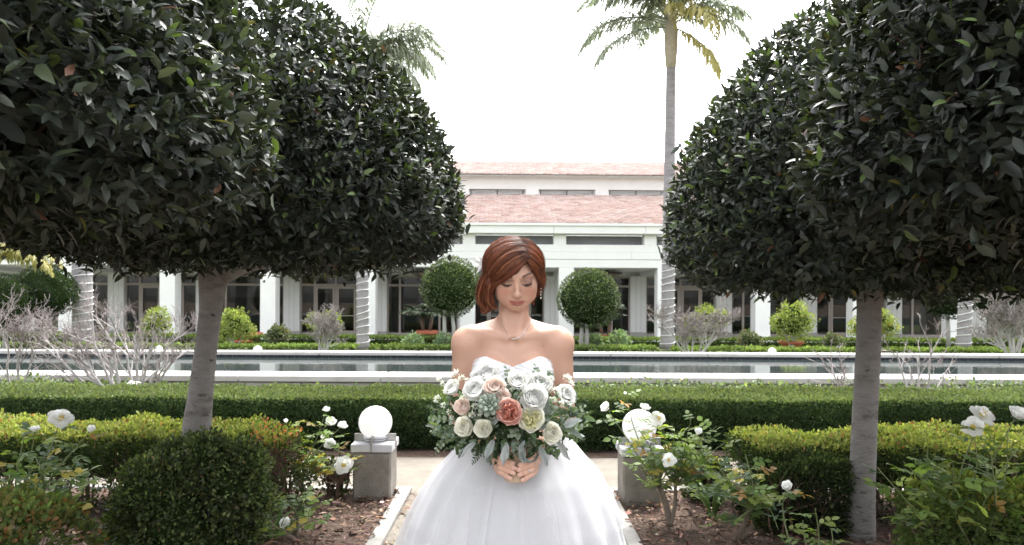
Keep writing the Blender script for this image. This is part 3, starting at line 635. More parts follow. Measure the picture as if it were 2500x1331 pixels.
def axis_matrix(c, axis, spin=0.):
    q = Vector(axis).normalized().to_track_quat('Z', 'Y').to_matrix().to_4x4()
    return Matrix.Translation(c) @ q @ Matrix.Rotation(spin, 4, 'Z')
M_STAMEN = mat('stamen', (.5, .36, .08), (.62, .5, .16), .8, 40)
M_HEART = mat('petal_heart', (.66,.66,.55), (.74,.73,.62), .7, 30)
M_CALYX = mat('calyx', (.08, .13, .04), (.13, .19, .06), .6, 20)
RINGS = {'rose': [(3,-14,.5,.03),(4,-5,.56,.07),(4,4,.66,.12),(5,12,.78,.18),(5,24,.9,.24),(6,40,.98,.28)],
         'ranunculus': [(4,-20,.5,.03),(5,-10,.55,.05),(5,0,.6,.09),(6,7,.68,.14),(7,14,.77,.2),(8,24,.86,.26),(8,36,.94,.3),(8,54,.98,.32)],
         'open': [(4,22,.6,.08),(5,48,.85,.12),(6,74,1.0,.12)],
         'bud': [(3,2,.8,.1),(4,8,1.,.16)],
         'half': [(3,6,.75,.1),(5,16,.95,.2),(5,34,1.,.26)],
         'garden': [(7,24,.98,.36),(7,40,1.02,.36)]}
def flower(parent, name, c, axis, r, kind, petals, label=None, inner=None, stamen=False, jit=7.):
    "a bloom part with every petal a sub-part sharing mesh data"
    B = axis_matrix(c, axis, random.uniform(0, 6.28))
    core = MB().lathe([(.001,-.32*r),(.2*r,-.26*r),(.26*r,-.1*r),(.16*r,.05*r),(.001,.1*r)], n=8)
    V = np.array([B @ Vector(v) for v in core.V])
    o = mk(name, V, core.F, M_STAMEN if stamen else M_HEART, parent, True)
    if label: o['label'] = label
    for n, tilt, s, br in RINGS[kind]:
        a0 = random.uniform(0, 6.28)
        for i in range(n):
            a = a0 + 2*math.pi*i/n + random.gauss(0, .12); tl = R(tilt + random.gauss(0, jit)); sc = r*s*random.gauss(1, .06)*(1.0 if tilt < 30 else .92)
            X = B @ Matrix.Rotation(a, 4, 'Z') @ Matrix.Translation((0, br*r*.7, -.22*r)) @ Matrix.Rotation(-tl, 4, 'X') @ Matrix.Diagonal((sc*1.05, sc, sc, 1))
            place('petal', random.choice(petals), X, o)
    if inner:
        for i in range(inner[1]):
            a = random.uniform(0, 6.28); rr_ = .5*r*math.sqrt(random.random())
            X = B @ Matrix.Rotation(a, 4, 'Z') @ Matrix.Translation((0, rr_, -.1*r)) @ Matrix.Rotation(R(random.gauss(-12, 18)), 4, 'X') @ Matrix.Rotation(random.uniform(0, 3), 4, 'Z') @ Matrix.Diagonal((r*.5, r*.5, r*random.uniform(.62, .78), 1))
            place('petal', random.choice(inner[0]), X, o)
    if stamen:
        for i in range(7): place('stamen', STAM, B @ Matrix.Rotation(i*.9, 4, 'Z') @ Matrix.Rotation(R(random.uniform(5, 40)), 4, 'X') @ Matrix.Scale(r, 4), o)
    return o
STAM = mesh_data('stamen', *(lambda q: (q.V, q.F))(MB().tube([(0,0,.1),(0,0,.36)], .012, 4).lathe([(.001,.34),(.035,.36),(.001,.4)], n=5)), M_STAMEN)
PW = [petal_mesh('white_petal', .52, 1., .22, .12, .22, .02, (.86,.87,.82), (.9,.9,.89), seed=s) for s in range(3)]
# rose bushes
def rose_leaf_mesh(col, seed):
    r = np.random.default_rng(seed); V = []; F = []; lv, lf = leaf_shape(.046, .62, .1, .2)
    def add(M, t):
        b = len(V); V.extend((lv @ np.array(M).T + t).tolist()); F.extend((lf + b).tolist())
    for i, (x, s) in enumerate(((.035, 1), (.035, -1), (.062, 1), (.062, -1), (.085, 0))):
        a = s*(1.05 + r.normal(0, .12)); tilt = r.normal(0, .25); M = Matrix.Rotation(a, 3, 'Z') @ Matrix.Rotation(tilt, 3, 'X') @ Matrix.Rotation(r.normal(.15, .2), 3, 'Y')
        add([[M[q][k]*(1. if s == 0 else .85) for k in range(3)] for q in range(3)], np.array([x, 0, -.1*x]))
    tv, tf = tube([(0,0,0),(.05,0,-.004),(.088,0,-.009)], .0013, 3, False); b = len(V); V += tv.tolist(); tf = [(q[0]+b,q[1]+b,q[2]+b) for q in tf] + [(q[0]+b,q[2]+b,q[3]+b) for q in tf]; F += tf
    return mesh_data('rose_leaf', V, np.array(F), M_ROSELEAF, True, np.tile(np.array(col), (len(V), 1)))
RG = [(.13,.2,.055),(.17,.25,.07),(.095,.15,.05),(.24,.3,.09),(.09,.15,.09)]; RY = [(.4,.33,.1),(.38,.23,.1)]
RLEAF = [rose_leaf_mesh(c, i) for i, c in enumerate(RG + RY)]
M_CANE = mat('rose_cane', (.1, .075, .055), (.17, .14, .11), .8, 25, bump=.3)
M_STEM = mat('rose_stem', (.1, .13, .05), (.15, .18, .07), .6, 20)
def rose_bush(label, base, tips, blooms, nfill, spread, zfill, lw=(4,4,3,1,1,.5,.3), step=.05, seed=1, low=.25):
    random.seed(seed); bx, by = base
    root = thing('rose_bush', label, 'rose bush', (bx, by, 0), 'white rose bushes in the mulch beds')
    woody = MB(); ends = []
    for i in range(3):
        a = random.uniform(0, 6.28); h = random.uniform(.12, .24)*(zfill[1]/.5)
        q = [(bx, by, 0), (bx + .05*math.cos(a), by + .05*math.sin(a), h*.5), (bx + .1*math.cos(a)+random.gauss(0,.02), by + .1*math.sin(a), h)]
        woody.tube(smoothpath(q, 7), np.linspace(.017, .011, 7)*random.uniform(.8, 1.2), 7); ends.append(np.array(q[-1]))
    woody.obj('woody_base', M_CANE, root, True)
    st = MB(); paths = []
    allt = [np.array(t) for t in tips] + [np.array(b[0]) for b in blooms]
    for _ in range(nfill): allt.append(np.array([bx + random.gauss(0, spread), by + random.gauss(0, spread*.7), random.uniform(*zfill)]))
    for k, t in enumerate(allt):
        e = min(ends, key=lambda e: np.linalg.norm(e - t)); mid = (e + t)/2 + np.array([random.gauss(0, .04), random.gauss(0, .04), random.uniform(-.02, .05)])
        pp = smoothpath([e, mid, t], 10); paths.append(pp); st.tube(pp, np.linspace(.005, .002, 10), 5, False)
    st.obj('cane', M_STEM, root, True)
    n = 0
    for pp in paths:
        L = np.linalg.norm(np.diff(pp, axis=0), axis=1).sum(); m = int(L*(1-low)/step)
        for j in range(m):
            if n >= 300: break
            u = low + (1-low)*(j + random.random()*.6)/max(1, m); u = min(u, .97); p = pp[int(u*9)] + (pp[min(9, int(u*9)+1)] - pp[int(u*9)])*(u*9 % 1)
            a = j*2.4 + random.gauss(0, .4); d = Vector((math.cos(a), math.sin(a), random.uniform(-.1, .55))).normalized()
            x = d; up = Vector((random.gauss(0, .35), random.gauss(0, .35) - .15, 1)); y = up.cross(x).normalized(); z = x.cross(y)
            s = random.uniform(.7, 1.25)*(1.15 - .4*max(0, u-.6))
            X = Matrix(((x.x, y.x, z.x, p[0]), (x.y, y.y, z.y, p[1]), (x.z, y.z, z.z, p[2]), (0, 0, 0, 1))) @ Matrix.Scale(s, 4)
            place('leaf', random.choices(RLEAF, lw)[0], X, root); n += 1
    for b in blooms:
        flower(root, 'bloom', Vector(b[0]), b[2], b[1], b[3], PW, stamen=b[3] == 'open')
    return root
def B(x, y, Y, rpx, ax, kind='open'): return (tuple(P(x, y, Y)), 1.25*rpx*Y/FPX, ax, kind)
T_ = lambda x, y, Y: tuple(P(x, y, Y))
rose_bush('white rose bush at the far left edge with one large bloom facing away', (P(110,0,3.3).x, 3.3),
    [T_(60,1060,3.2), T_(235,1170,3.1), T_(30,1150,3.0), T_(180,1230,3.0), T_(140,1080,3.3), T_(20,1250,2.95), T_(95,1120,3.1)],
    [B(150,1019,3.2,24,(.35,-.35,.55)), B(222,1051,3.2,13,(.3,-.3,.9),'bud'), B(85,1050,3.25,12,(-.2,.3,.9),'half')], 12, .17, (.3,.68), (3,3,4,1.5,.6,.4,.2), .048, 11)
rose_bush('thin tall rose bush with yellowing leaves left of the left lamp pillar', (P(757,0,4.72).x, 4.72),
    [T_(735,1060,4.7), T_(880,1110,4.65), T_(860,1150,4.7), T_(690,1110,4.7), T_(850,1085,4.6)],
    [B(797,1001,4.7,9,(.1,-.4,.9),'half'), B(698,1030,4.7,7,(.1,-.2,1),'bud'), B(808,1032,4.65,13,(.2,-.5,.8),'half'), B(835,1040,4.65,11,(.3,-.4,.8),'half'), B(788,1070,4.65,7,(0,-.3,1),'bud'), B(806,1083,4.6,12,(.2,-.8,.4),'half'), B(838,1136,4.6,18,(.1,-.85,.35),'open')],
    5, .13, (.22,.46), (2,3,1,4,.3,1.5,.6), .058, 12, .3)
rose_bush('low rose bush with yellow leaves and one drooping bloom before the thin tall one', (P(728,0,3.96).x, 3.96),
    [T_(660,1230,3.9), T_(790,1225,3.95), T_(740,1210,3.95), T_(800,1270,3.9)], [B(698,1279,3.85,14,(-.35,-.6,.5),'half')], 5, .09, (.1,.26), (2,3,2,3,.6,1.2,.6), .045, 13, .2)
rose_bush('leafy rose bush with several white blooms in front of the right globe lamp', (P(1640,0,4.2).x, 4.2),
    [T_(1560,1050,4.2), T_(1690,1010,4.2), T_(1680,1060,4.1), T_(1750,1040,4.2), T_(1600,1130,4.1), T_(1730,1110,4.1), T_(1560,1190,4.1), T_(1690,1140,4.15), T_(1620,1080,4.2), T_(1770,1080,4.2), T_(1720,1060,4.0)],
    [B(1480,995,4.2,12,(-.6,-.5,.5),'half'), B(1573,997,4.2,13,(.1,-.2,.95),'half'), B(1609,1021,4.15,16,(.3,-.8,.5),'open'), B(1705,1055,4.1,10,(.1,-.5,.8),'half'), B(1633,1123,4.0,15,(-.1,-.9,.4),'open'), B(1527,962,4.3,5,(-.2,-.2,1),'bud')],
    17, .15, (.26,.6), (3,4,1.5,3,1.2,.8,.4), .046, 14)
rose_bush('sprawling rose bush with knotted grey canes at the bottom right of the walk', (P(1800,0,3.95).x, 3.95),
    [T_(1760,1130,3.9), T_(1850,1140,3.9), T_(1740,1210,3.8), T_(1880,1190,3.9), T_(1820,1110,3.95), T_(1700,1190,3.85), T_(1800,1180,3.8)], [], 18, .14, (.15,.46), (3,3,2.5,1.5,2.2,.7,.5), .044, 15)
rose_bush('small rose plant with a single white bloom on a long stem', (P(2000,0,3.45).x, 3.45),
    [T_(1960,1270,3.4), T_(2030,1290,3.35), T_(1990,1240,3.4)], [B(1922,1188,3.6,13,(-.5,-.4,.6),'half')], 4, .06, (.1,.2), (2,2,2,2,2,.1,.1), .045, 16)
rose_bush('tall rose bush at the far right edge with three big open blooms', (P(2370,0,3.15).x, 3.15),
    [T_(2260,1110,3.1), T_(2480,1100,3.0), T_(2330,1150,2.9), T_(2430,1180,2.9), T_(2190,1190,3.1), T_(2140,1140,3.1), T_(2460,1060,3.1), T_(2350,1230,2.9), T_(2260,1190,3.0), T_(2420,1110,3.0), T_(2200,1270,3.1)],
    [B(2402,1010,3.1,25,(.2,-.5,.6)), B(2376,1041,3.05,21,(-.3,-.7,.4)), B(2482,1012,3.05,20,(.1,-.5,.6),'half')], 8, .17, (.3,.68), (3,4,2,3,1.2,.2,.1), .05, 17)
def strap_plant(label, x, y, h, n, seed):
    random.seed(seed); root = thing('strap_leaf_plant', label, 'plant', (x, y, 0), 'strap-leaved plants in the mulch')
    for i in range(n):
        a = random.uniform(0, 6.28); l = h*random.uniform(.7, 1.2); w_ = .011; V = []; F = []; m = 8
        for j in range(m):
            u = j/(m-1); r_ = .02 + l*.55*u**1.5; z = l*(u*1.15 - .62*u*u); ww = w_*math.sin(math.pi*min(.95, .25+u*.72))
            c, s = math.cos(a), math.sin(a)
            for k in (-1, 0, 1): V.append((x + c*r_ - s*ww*k, y + s*r_ + c*ww*k, z + .004*abs(k)))
        for j in range(m-1):
            for k in range(2): F.append((j*3+k, j*3+k+1, (j+1)*3+k+1, (j+1)*3+k))
        mk('leaf', V, F, M_STRAP, root, True)
M_STRAP = mat('strap_leaf', (.07, .12, .035), (.12, .19, .05), .45, 12)
strap_plant('strap-leaved clump in the mulch left of the low rose bush', P(680,0,3.95).x, 3.9, .3, 16, 31)
strap_plant('strap-leaved clump behind the sprawling rose bush', P(1745,0,4.4).x, 4.4, .34, 26, 32)
random.seed(99)
# ---------------------------------------------------------------- far court: palms, topiary, shrubs, pots, low hedges, globes
GZ = -.2
def ground_y(y, z=GZ): return (CAMZ - z)*FPX/(y - 735.)
M_PTRUNK = mat('palm_trunk', (.2,.185,.195), (.33,.31,.32), .9, 3, bump=.5, bscale=14, stretch=(1,1,5), c3=(.27,.25,.26))
M_BOOT = mat('palm_boot', (.38,.33,.26), (.52,.47,.39), .85, 8)
def frond_geo(o, az, el, L, droop, nl=66, ll=.66, seed=0, sag=1.):
    "arching rachis with hanging leaflets: points along it plus leaflet strips"
    r = np.random.default_rng(seed); m = 16; pts = [np.array(o, float)]; e = el
    for i in range(m):
        pts.append(pts[-1] + L/m*np.array([math.cos(az)*math.cos(e), math.sin(az)*math.cos(e), math.sin(e)])); e -= droop/m*(.4 + 1.2*i/m)
    pts = np.array(pts); V, F = tube(pts, np.linspace(.03, .006, m+1), 4, False); V = V.tolist(); F = [tuple(f) for f in F]
    side = np.array([-math.sin(az), math.cos(az), 0])
    for i in range(nl):
        u = .16 + .84*(i + r.random()*.5)/nl; q = u*m; k = min(m-1, int(q)); p = pts[k] + (pts[k+1]-pts[k])*(q-k); t = nrm(pts[k+1]-pts[k])
        l = ll*math.sin(math.pi*min(.97, .18 + .8*u))*r.uniform(.8, 1.15)
        for s in (-1, 1):
            d = nrm(t*r.uniform(.3, .7) + side*s*r.uniform(.35, 1.) + np.array([0, 0, r.uniform(-.5, .25)]))
            d2 = nrm(d + np.array([0, 0, -1.1*sag*r.uniform(.7, 1.3)])); a = p; b = a + d*l*.45; c = b + d2*l*.6
            w_ = nrm(np.cross(d, t))*.0 + nrm(np.cross(d2, side*s + t))*.026*r.uniform(.7, 1.3); n0 = len(V)
            V += [a - w_*.5, a + w_*.5, b - w_, b + w_, c]; F += [(n0, n0+1, n0+3, n0+2), (n0+2, n0+3, n0+4)]
    return V, F
def translucent(m, f, col):
    t = m.node_tree; b = t.nodes['Principled BSDF']; tr = t.nodes.new('ShaderNodeBsdfTranslucent'); tr.inputs['Color'].default_value = (*col, 1)
    mx = t.nodes.new('ShaderNodeMixShader'); mx.inputs[0].default_value = f; t.links.new(b.outputs[0], mx.inputs[1]); t.links.new(tr.outputs[0], mx.inputs[2]); t.links.new(mx.outputs[0], t.nodes['Material Output'].inputs['Surface']); return m
M_FROND = translucent(mat('palm_frond', (.24,.27,.2), (.34,.37,.29), .6, 1.5), .4, (.26,.31,.19))
M_FRONDY = translucent(mat('yellow_frond', (.36,.34,.12), (.46,.43,.2), .6, 1.5), .4, (.5,.46,.16))
def palm(label, base, top, r0, r1, fronds, wrap=None, boots=True, lean=(0, 0)):
    root = thing('palm_tree', label, 'palm', tuple(base), 'palms in the far court')
    b, t = np.array(base), np.array(top); H = t[2]-b[2]; k = 40
    pts = np.array([b + (t-b)*(i/k) + np.array([lean[0], lean[1], 0])*math.sin(math.pi*i/k) for i in range(k+1)])
    rad = np.interp(np.arange(k+1)/k, [0, .05, .3, 1], [r0*1.25, r0*1.05, r0, r1])*(1 + .012*np.cos(np.arange(k+1)*2.1))
    MB().tube(pts, rad, 16).obj('trunk', M_PTRUNK, root, True)
    if boots:
        m = MB(); m.tube([t - np.array([0, 0, .1]), t + np.array([0, 0, .5]), t + np.array([0, 0, 1.1]), t + np.array([0, 0, 1.8])], [r1*1.05, r1*1.4, r1*1.5, r1*.6], 10); m.obj('crown_shaft', M_BOOT, root, True)
    for i, (az, el, L, dr, yel) in enumerate(fronds):
        V, F = frond_geo(t + np.array([0, 0, (random.uniform(1.1, 1.75) if boots else random.uniform(.1, .4))]), R(az), R(el), L, R(dr), seed=i*7+int(abs(base[0])*10), ll=.92 if L > 2.5 else .5)
        mk('frond', V, F, M_FRONDY if yel else M_FROND, root)
    if wrap:
        z0, z1, pitch = wrap; n = int((z1-z0)/pitch*14); P_ = []
        for i in range(n):
            z = z0 + (z1-z0)*i/n; f = (z-b[2])/H; q = pts[min(k, int(f*k))] + (pts[min(k, int(f*k)+1)] - pts[min(k, int(f*k))])*(f*k % 1); a = 2*math.pi*i/14
            rr_ = np.interp(f, [0, .05, .3, 1], [r0*1.25, r0*1.05, r0, r1]) + .012; P_.append((q[0]+rr_*math.cos(a), q[1]+rr_*math.sin(a), z + .03*math.sin(i*.37)))
        MB().tube(P_, .013, 4).obj('light_string', M_STRING, root, True)
    return root
rf = random.Random(5)
def crown(n, L, el=(0, 75), dr=(95, 150)): return [(360*i/n + rf.uniform(-14, 14), rf.uniform(*el), L*rf.uniform(.85, 1.1), rf.uniform(*dr), False) for i in range(n)]
Yp = 22.4
palm('tall palm right of the bride with a pale string of lights round its lower trunk', P(1629,853,Yp), P(1638,160,Yp), .205, .15,
     [(182,14,3.6,100,0),(196,-6,3.3,72,0),(165,30,3.3,110,0),(205,50,3.4,120,0),(-8,8,2.9,88,0),(-25,30,2.8,100,0),(12,45,3.0,110,0),(172,45,3.6,115,0),(190,66,3.4,115,0),(275,40,2.6,165,1),(262,22,2.5,150,1),(295,10,2.9,120,1),(250,60,3.0,150,1),(320,-30,2.7,60,1)] + crown(12, 3.2, (45, 80)), (P(1629,850,Yp).z, P(1629,535,Yp).z, .235))
palm('palm whose light-wrapped trunk stands between the left dome tree and its pot shrubs', P(886,853,Yp), P(884,250,Yp), .19, .15,
     [(5,40,3.2,120,0),(-12,22,3.0,112,0),(15,58,3.4,125,0),(-25,5,2.8,100,0),(30,30,3.0,115,0)] + crown(14, 3.1), (P(886,848,Yp).z, P(886,500,Yp).z, .235))
palm('thick light-wrapped palm trunk behind the big bare shrub on the left', P(202,850,21.6), P(196,-40,21.6), .275, .2, crown(16, 3.3), (P(202,838,21.6).z, P(200,440,21.6).z, .235))
palm('leaning light-wrapped palm near the right edge beside the pinkish bare shrub', P(2352,853,22.2), P(2385,40,22.2), .19, .15, crown(16, 3.2), (P(2352,850,22.2).z, P(2362,500,22.2).z, .24))
# the low yellow palm whose fronds hang in at the left edge
palm('yellow-fronded young palm hanging in at the left edge', P(-20,850,17.5), P(-20,662,17.5), .16, .14,
     [(0,38,2.1,120,1),(-10,25,2.0,105,1),(12,48,2.2,125,1),(5,15,1.7,95,1),(-20,58,2.2,140,1),(-30,45,2.0,120,1),(180,55,2.0,120,1),(150,60,2.0,120,0),(60,60,2.0,110,0),(-70,55,1.9,130,1),(230,60,1.8,130,1)], None, False)
# the next court's palm crown behind the roof line is not needed; topiary balls follow
def leaf_cloud(root, c, rad, n, L, cols, wts, squash=1., name='crown', shell=.12, rough=.05, m=None, up=.45, shape=None):
    d = rand_dirs(n); lump = 1 + rough*wob(d*1., 5, int(abs(c[0])*10)) + rough*.6*wob(d, 12, 4)
    rr_ = rad*lump*(1 - np.abs(rng.normal(0, shell, n))).clip(.3, 1.05)
    p = np.array(c) + d*rr_[:, None]*np.array([1, 1, squash]); p += (.35*rough*rad*wob(p/rad, 9, 6))[:, None]*d
    o = nrm(d*.8 + np.array([0, 0, up]) + rng.normal(0, .5, (n, 3))); u = nrm(d*.6 + np.array([0, 0, .5]) + rng.normal(0, .4, (n, 3)))
    C = mixcol(cols, wts, n, .2)
    V, F, cc = scatter(*(shape or (OV, OF)), frames(o, u)*(L*rng.normal(1, .2, n).clip(.5, 1.5))[:, None, None], p, C)
    return mk(name, V, F, m or M_SOFT, root, False, cc, kind='stuff')
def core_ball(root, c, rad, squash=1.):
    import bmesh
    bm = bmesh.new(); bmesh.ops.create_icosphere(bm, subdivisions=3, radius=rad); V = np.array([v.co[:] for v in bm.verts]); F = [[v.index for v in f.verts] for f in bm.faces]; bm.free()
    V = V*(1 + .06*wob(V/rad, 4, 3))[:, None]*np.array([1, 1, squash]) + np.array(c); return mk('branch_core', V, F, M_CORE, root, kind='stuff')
BALL = ([(.06,.08,.045),(.1,.125,.075),(.035,.05,.03),(.16,.2,.09)], [4,3,3,1.3])
def ball_tree(label, x, y, rpx, Y, stems, n=5200, cols=BALL, squash=.97, L=.055):
    c = P(x, y, Y); r = rpx*Y/FPX; root = thing('ball_tree', label, 'topiary', (c.x, Y, GZ), 'round-headed trees in the far court')
    leaf_cloud(root, c, r, n, L, *cols, squash=squash, name='crown', shell=.05, rough=.04); core_ball(root, c, r*.86, squash)
    m = MB()
    for sx, ex in stems: b = P(sx, 850, Y); m.tube([(b.x, Y, GZ), ((b.x*2 + P(ex,0,Y).x)/3 + .02, Y, c.z*.3), (P(ex,0,Y).x, Y, c.z - r*.6)], [.075, .06, .055], 8)
    m.obj('trunk', M_PALE, root, True); return root
ball_tree('round-headed small tree left of the bride, standing on two thin trunks', 1101, 701, 73, 22.0, [(1083, 1088), (1108, 1105)])
ball_tree('round-headed small tree right of the bride, in front of the lantern bay', 1437, 730, 76, 21.6, [(1432, 1434), (1417, 1425)])
DARK = ([(.03,.045,.028),(.05,.07,.04),(.02,.03,.018)], [4,2,3])
ball_tree('dark round-headed tree under the yellow fronds at the left edge', 112, 712, 68, 20.5, [(112, 112)], 4200, DARK)
ball_tree('dark round-headed tree cut by the left edge of the photo', 12, 735, 66, 19.5, [(12, 12)], 4200, DARK)
ball_tree('dark round-headed tree left of the leaning palm', 2315, 720, 60, 23.5, [(2315, 2315)], 3600, DARK)
ball_tree('dark round-headed tree behind the pinkish bare shrub at the right edge', 2440, 705, 72, 23.8, [(2440, 2440)], 4200, DARK)
LIME = ([(.26,.3,.09),(.33,.37,.12),(.19,.24,.07),(.12,.16,.05)], [4,3,3,1.5])
def pot_mesh(root, x, Y, r, h, z=GZ):
    MB().lathe([(r*.62,0),(r*.7,.02),(r*.86,h*.7),(r*.88,h*.72),(r,h*.74),(r*1.02,h*.84),(r*.95,h*.86),(r*1.0,h*.98),(r*.96,h),(r*.86,h*.99),(r*.84,h*.86),(.001,h*.85)], (x, Y, z), 22).obj('pot', M_TERRA, root, True)
def shrub(label, blobs, Y, stem, cols, n, L=.06, pot=None, rough=.16, shell=.22, cat='shrub', name='shrub', group=None, core=.5):
    GZ = -.2 if Y > 10 else 0.
    b = P(stem[0], stem[1], Y); root = thing(name, label, cat, (b.x, Y, GZ), group)
    tot = sum(q[2]**2 for q in blobs); m = MB()
    for k, (x, y, rp) in enumerate(blobs):
        c = P(x, y, Y + random.uniform(-.15, .15)); r = rp*Y/FPX
        leaf_cloud(root, c, r, int(n*rp*rp/tot), L, *cols, name='foliage', shell=shell, rough=rough)
        if core: core_ball(root, c, r*core)
        m.tube(smoothpath([(b.x, Y, GZ), ((b.x+c.x)/2 + random.gauss(0,.04), Y, (GZ+c.z)/2), tuple(c)], 6), np.linspace(.035, .015, 6), 5)
    m.obj('stem', M_PALE, root, True)
    if pot: pot_mesh(root, P(pot[0],0,Y+.3).x, Y + .3, pot[1]*Y/FPX, pot[2]*Y/FPX)
    return root
MYB = ([(.05,.07,.027),(.075,.1,.036),(.03,.042,.019),(.14,.175,.06),(.2,.13,.07)], [4,3.4,2.4,2.6,.12])
MB_ = shrub('big rounded dark green bush covering the foot of the left grey trunk', [(378,1205,90),(462,1165,94),(572,1172,80),(415,1270,112),(540,1275,105),(612,1210,58),(335,1285,72),(425,1128,56),(600,1128,50),(508,1102,46),(480,1330,130)], 3.68, (470,1400), MYB, 36000, .021, core=.74, rough=.17, shell=.085, cat='bush', name='myrtle_bush')
sg = 'lime-green shrubs in the far court'
shrub('lime-green spreading shrub left of the wide terracotta bowl, beside the left trunk', [(575,790,34),(600,808,24),(553,812,26),(560,775,18)], 21.5, (570,845), LIME, 3200, core=.45, group=sg)
shrub('lime-green shrub caught behind the pale twigs of the small bare shrub left of the bride', [(765,785,20),(808,788,26),(790,800,24)], 23.0, (785,845), LIME, 2000, core=.4, group=sg)
shrub('lime-green shrub behind the bare shrub at the foot of the tall palm', [(1725,775,30),(1752,785,22),(1690,790,20),(1765,770,14)], 23.2, (1725,845), LIME, 2600, core=.4, group=sg)
shrub('tall lime-green shrub in a red pot in the right court', [(1937,765,34),(1935,800,42),(1960,785,28),(1908,790,26)], 22.8, (1935,848), LIME, 4200, pot=(1935,30,22), core=.5, group=sg)
shrub('lime-green shrub with orange fruit standing behind the right grey trunk', [(2150,780,28),(2095,800,24),(2170,800,24),(2120,770,22)], 23.0, (2130,848), ([(.26,.3,.09),(.2,.25,.07),(.5,.25,.05)], [4,3,.5]), 2800, core=.45, group=sg)
shrub('lime-green shrub seen through the big bare shrub, before the second column', [(385,775,26),(370,795,22),(400,800,20)], 23.2, (385,845), LIME, 1900, core=.4, group=sg)
RB_ = ([(.1,.12,.07),(.16,.17,.11),(.2,.12,.09),(.07,.09,.05)], [4,3,1,3])
shrub('small rounded bush in a low red dish left of the wrapped palm', [(679,820,26)], 21.6, (679,842), RB_, 1500, pot=(679,24,9), core=.7, group='small round bushes')
shrub('small rounded bush beside the fifth right column, left of the white globe', [(1825,832,24),(1842,836,18)], 21.8, (1825,850), RB_, 1400, core=.6, group='small round bushes')
shrub('small rusty rounded bush just left of the right grey trunk', [(2033,838,24)], 21.5, (2033,852), RB_, 1300, core=.6, group='small round bushes')
LACY = ([(.2,.28,.17),(.28,.35,.22),(.13,.19,.11)], [3,2,2])
for lab, x, y, r in (('pale lacy plant left of the potted palm, left of the bride', 1008, 832, 18), ('pale lacy plant right of the potted palm under the left round-headed tree', 1085, 834, 17),
                     ('pale lacy plant at the foot of the right round-headed tree', 1450, 832, 15), ('taller pale lacy plant right of the red pot, right of the bride', 1512, 828, 19)):
    shrub(lab, [(x, y, r), (x+r*.7, y+5, r*.7), (x-r*.7, y+4, r*.7)], 21.9, (x, 850), LACY, 900, .07, core=0, rough=.3, cat='plant', name='lacy_plant', group='lacy plants round the red pots')
# potted fan palms, a wide bowl
def pot_palm(label, x, Y, ppx, hpx, n, spread):
    c = P(x, 0, Y).x; root = thing('potted_palm', label, 'potted palm', (c, Y, GZ), 'potted palms at the arcade'); pot_mesh(root, c, Y, ppx*Y/FPX, hpx*Y/FPX)
    h = GZ + hpx*Y/FPX; m = MB()
    for dx in (-.12, .1): m.tube([(c+dx, Y, h-.1), (c+dx*1.6, Y, h+.45)], [.06, .075], 7)
    m.obj('stem', M_TWIG, root, True)
    for i in range(n):
        a = 360*i/n + random.uniform(-20, 20); V, F = frond_geo((c + random.choice((-.18, .16)), Y, h+.42), R(a), R(random.uniform(30, 75)), spread*random.uniform(.7, 1.1), R(random.uniform(60, 110)), 22, .3, i, .4); mk('frond', V, F, M_PFR, root)
M_PFR = mat('dark_palm_leaf', (.03,.045,.022), (.06,.085,.04), .5, 3)
pot_palm('dark potted palm in a footed red pot under the left round-headed tree', 1046, 25.2, 27, 34, 13, 1.25)
pot_palm('dark potted palm in a red pot behind the right round-headed tree', 1482, 25.4, 22, 24, 13, 1.3)
bw = thing('planter_bowl', 'wide ribbed terracotta bowl against the third left column', 'planter', (P(607,0,24.6).x, 24.6, GZ)); pot_mesh(bw, P(607,0,24.6).x, 24.6, .55, .42)
MB().lathe([(.56,.1),(.58,.13),(.56,.16)], (P(607,0,24.6).x, 24.6, GZ), 22).obj('rib', M_TERRA, bw, True)
# clipped low hedges in two rows
LO = ([(.17,.23,.075),(.23,.3,.1),(.11,.15,.05)], [3,3,2]); LS = ([(.07,.1,.04),(.11,.15,.055)], [3,2])
def low_hedge(label, x0, x1, Y, z1, d=.7): hedge('low_hedge', label, 'hedge', P(x0,0,Y).x, P(x1,0,Y).x, Y, Y + d, z1, int((x1-x0)*13), .075, LO, LS, {'top': 1, 'front': 1.3}, group='low clipped hedges in the far court', rr=.09, rough=.03, z0=GZ, smear=.03)
low_hedge('front clipped low hedge from the left edge to the wrapped palm left of the bride', -160, 868, 20.3, .02)
low_hedge('front clipped low hedge between the left lit palm trunk and the tall palm', 905, 1612, 20.6, .0)
low_hedge('front clipped low hedge from the tall palm to the right edge', 1650, 2660, 20.4, -.02)
low_hedge('rear clipped low hedge along the left half of the arcade', -120, 1130, 24.2, .1)
low_hedge('rear clipped low hedge along the right half of the arcade', 1370, 2640, 24.0, .08)
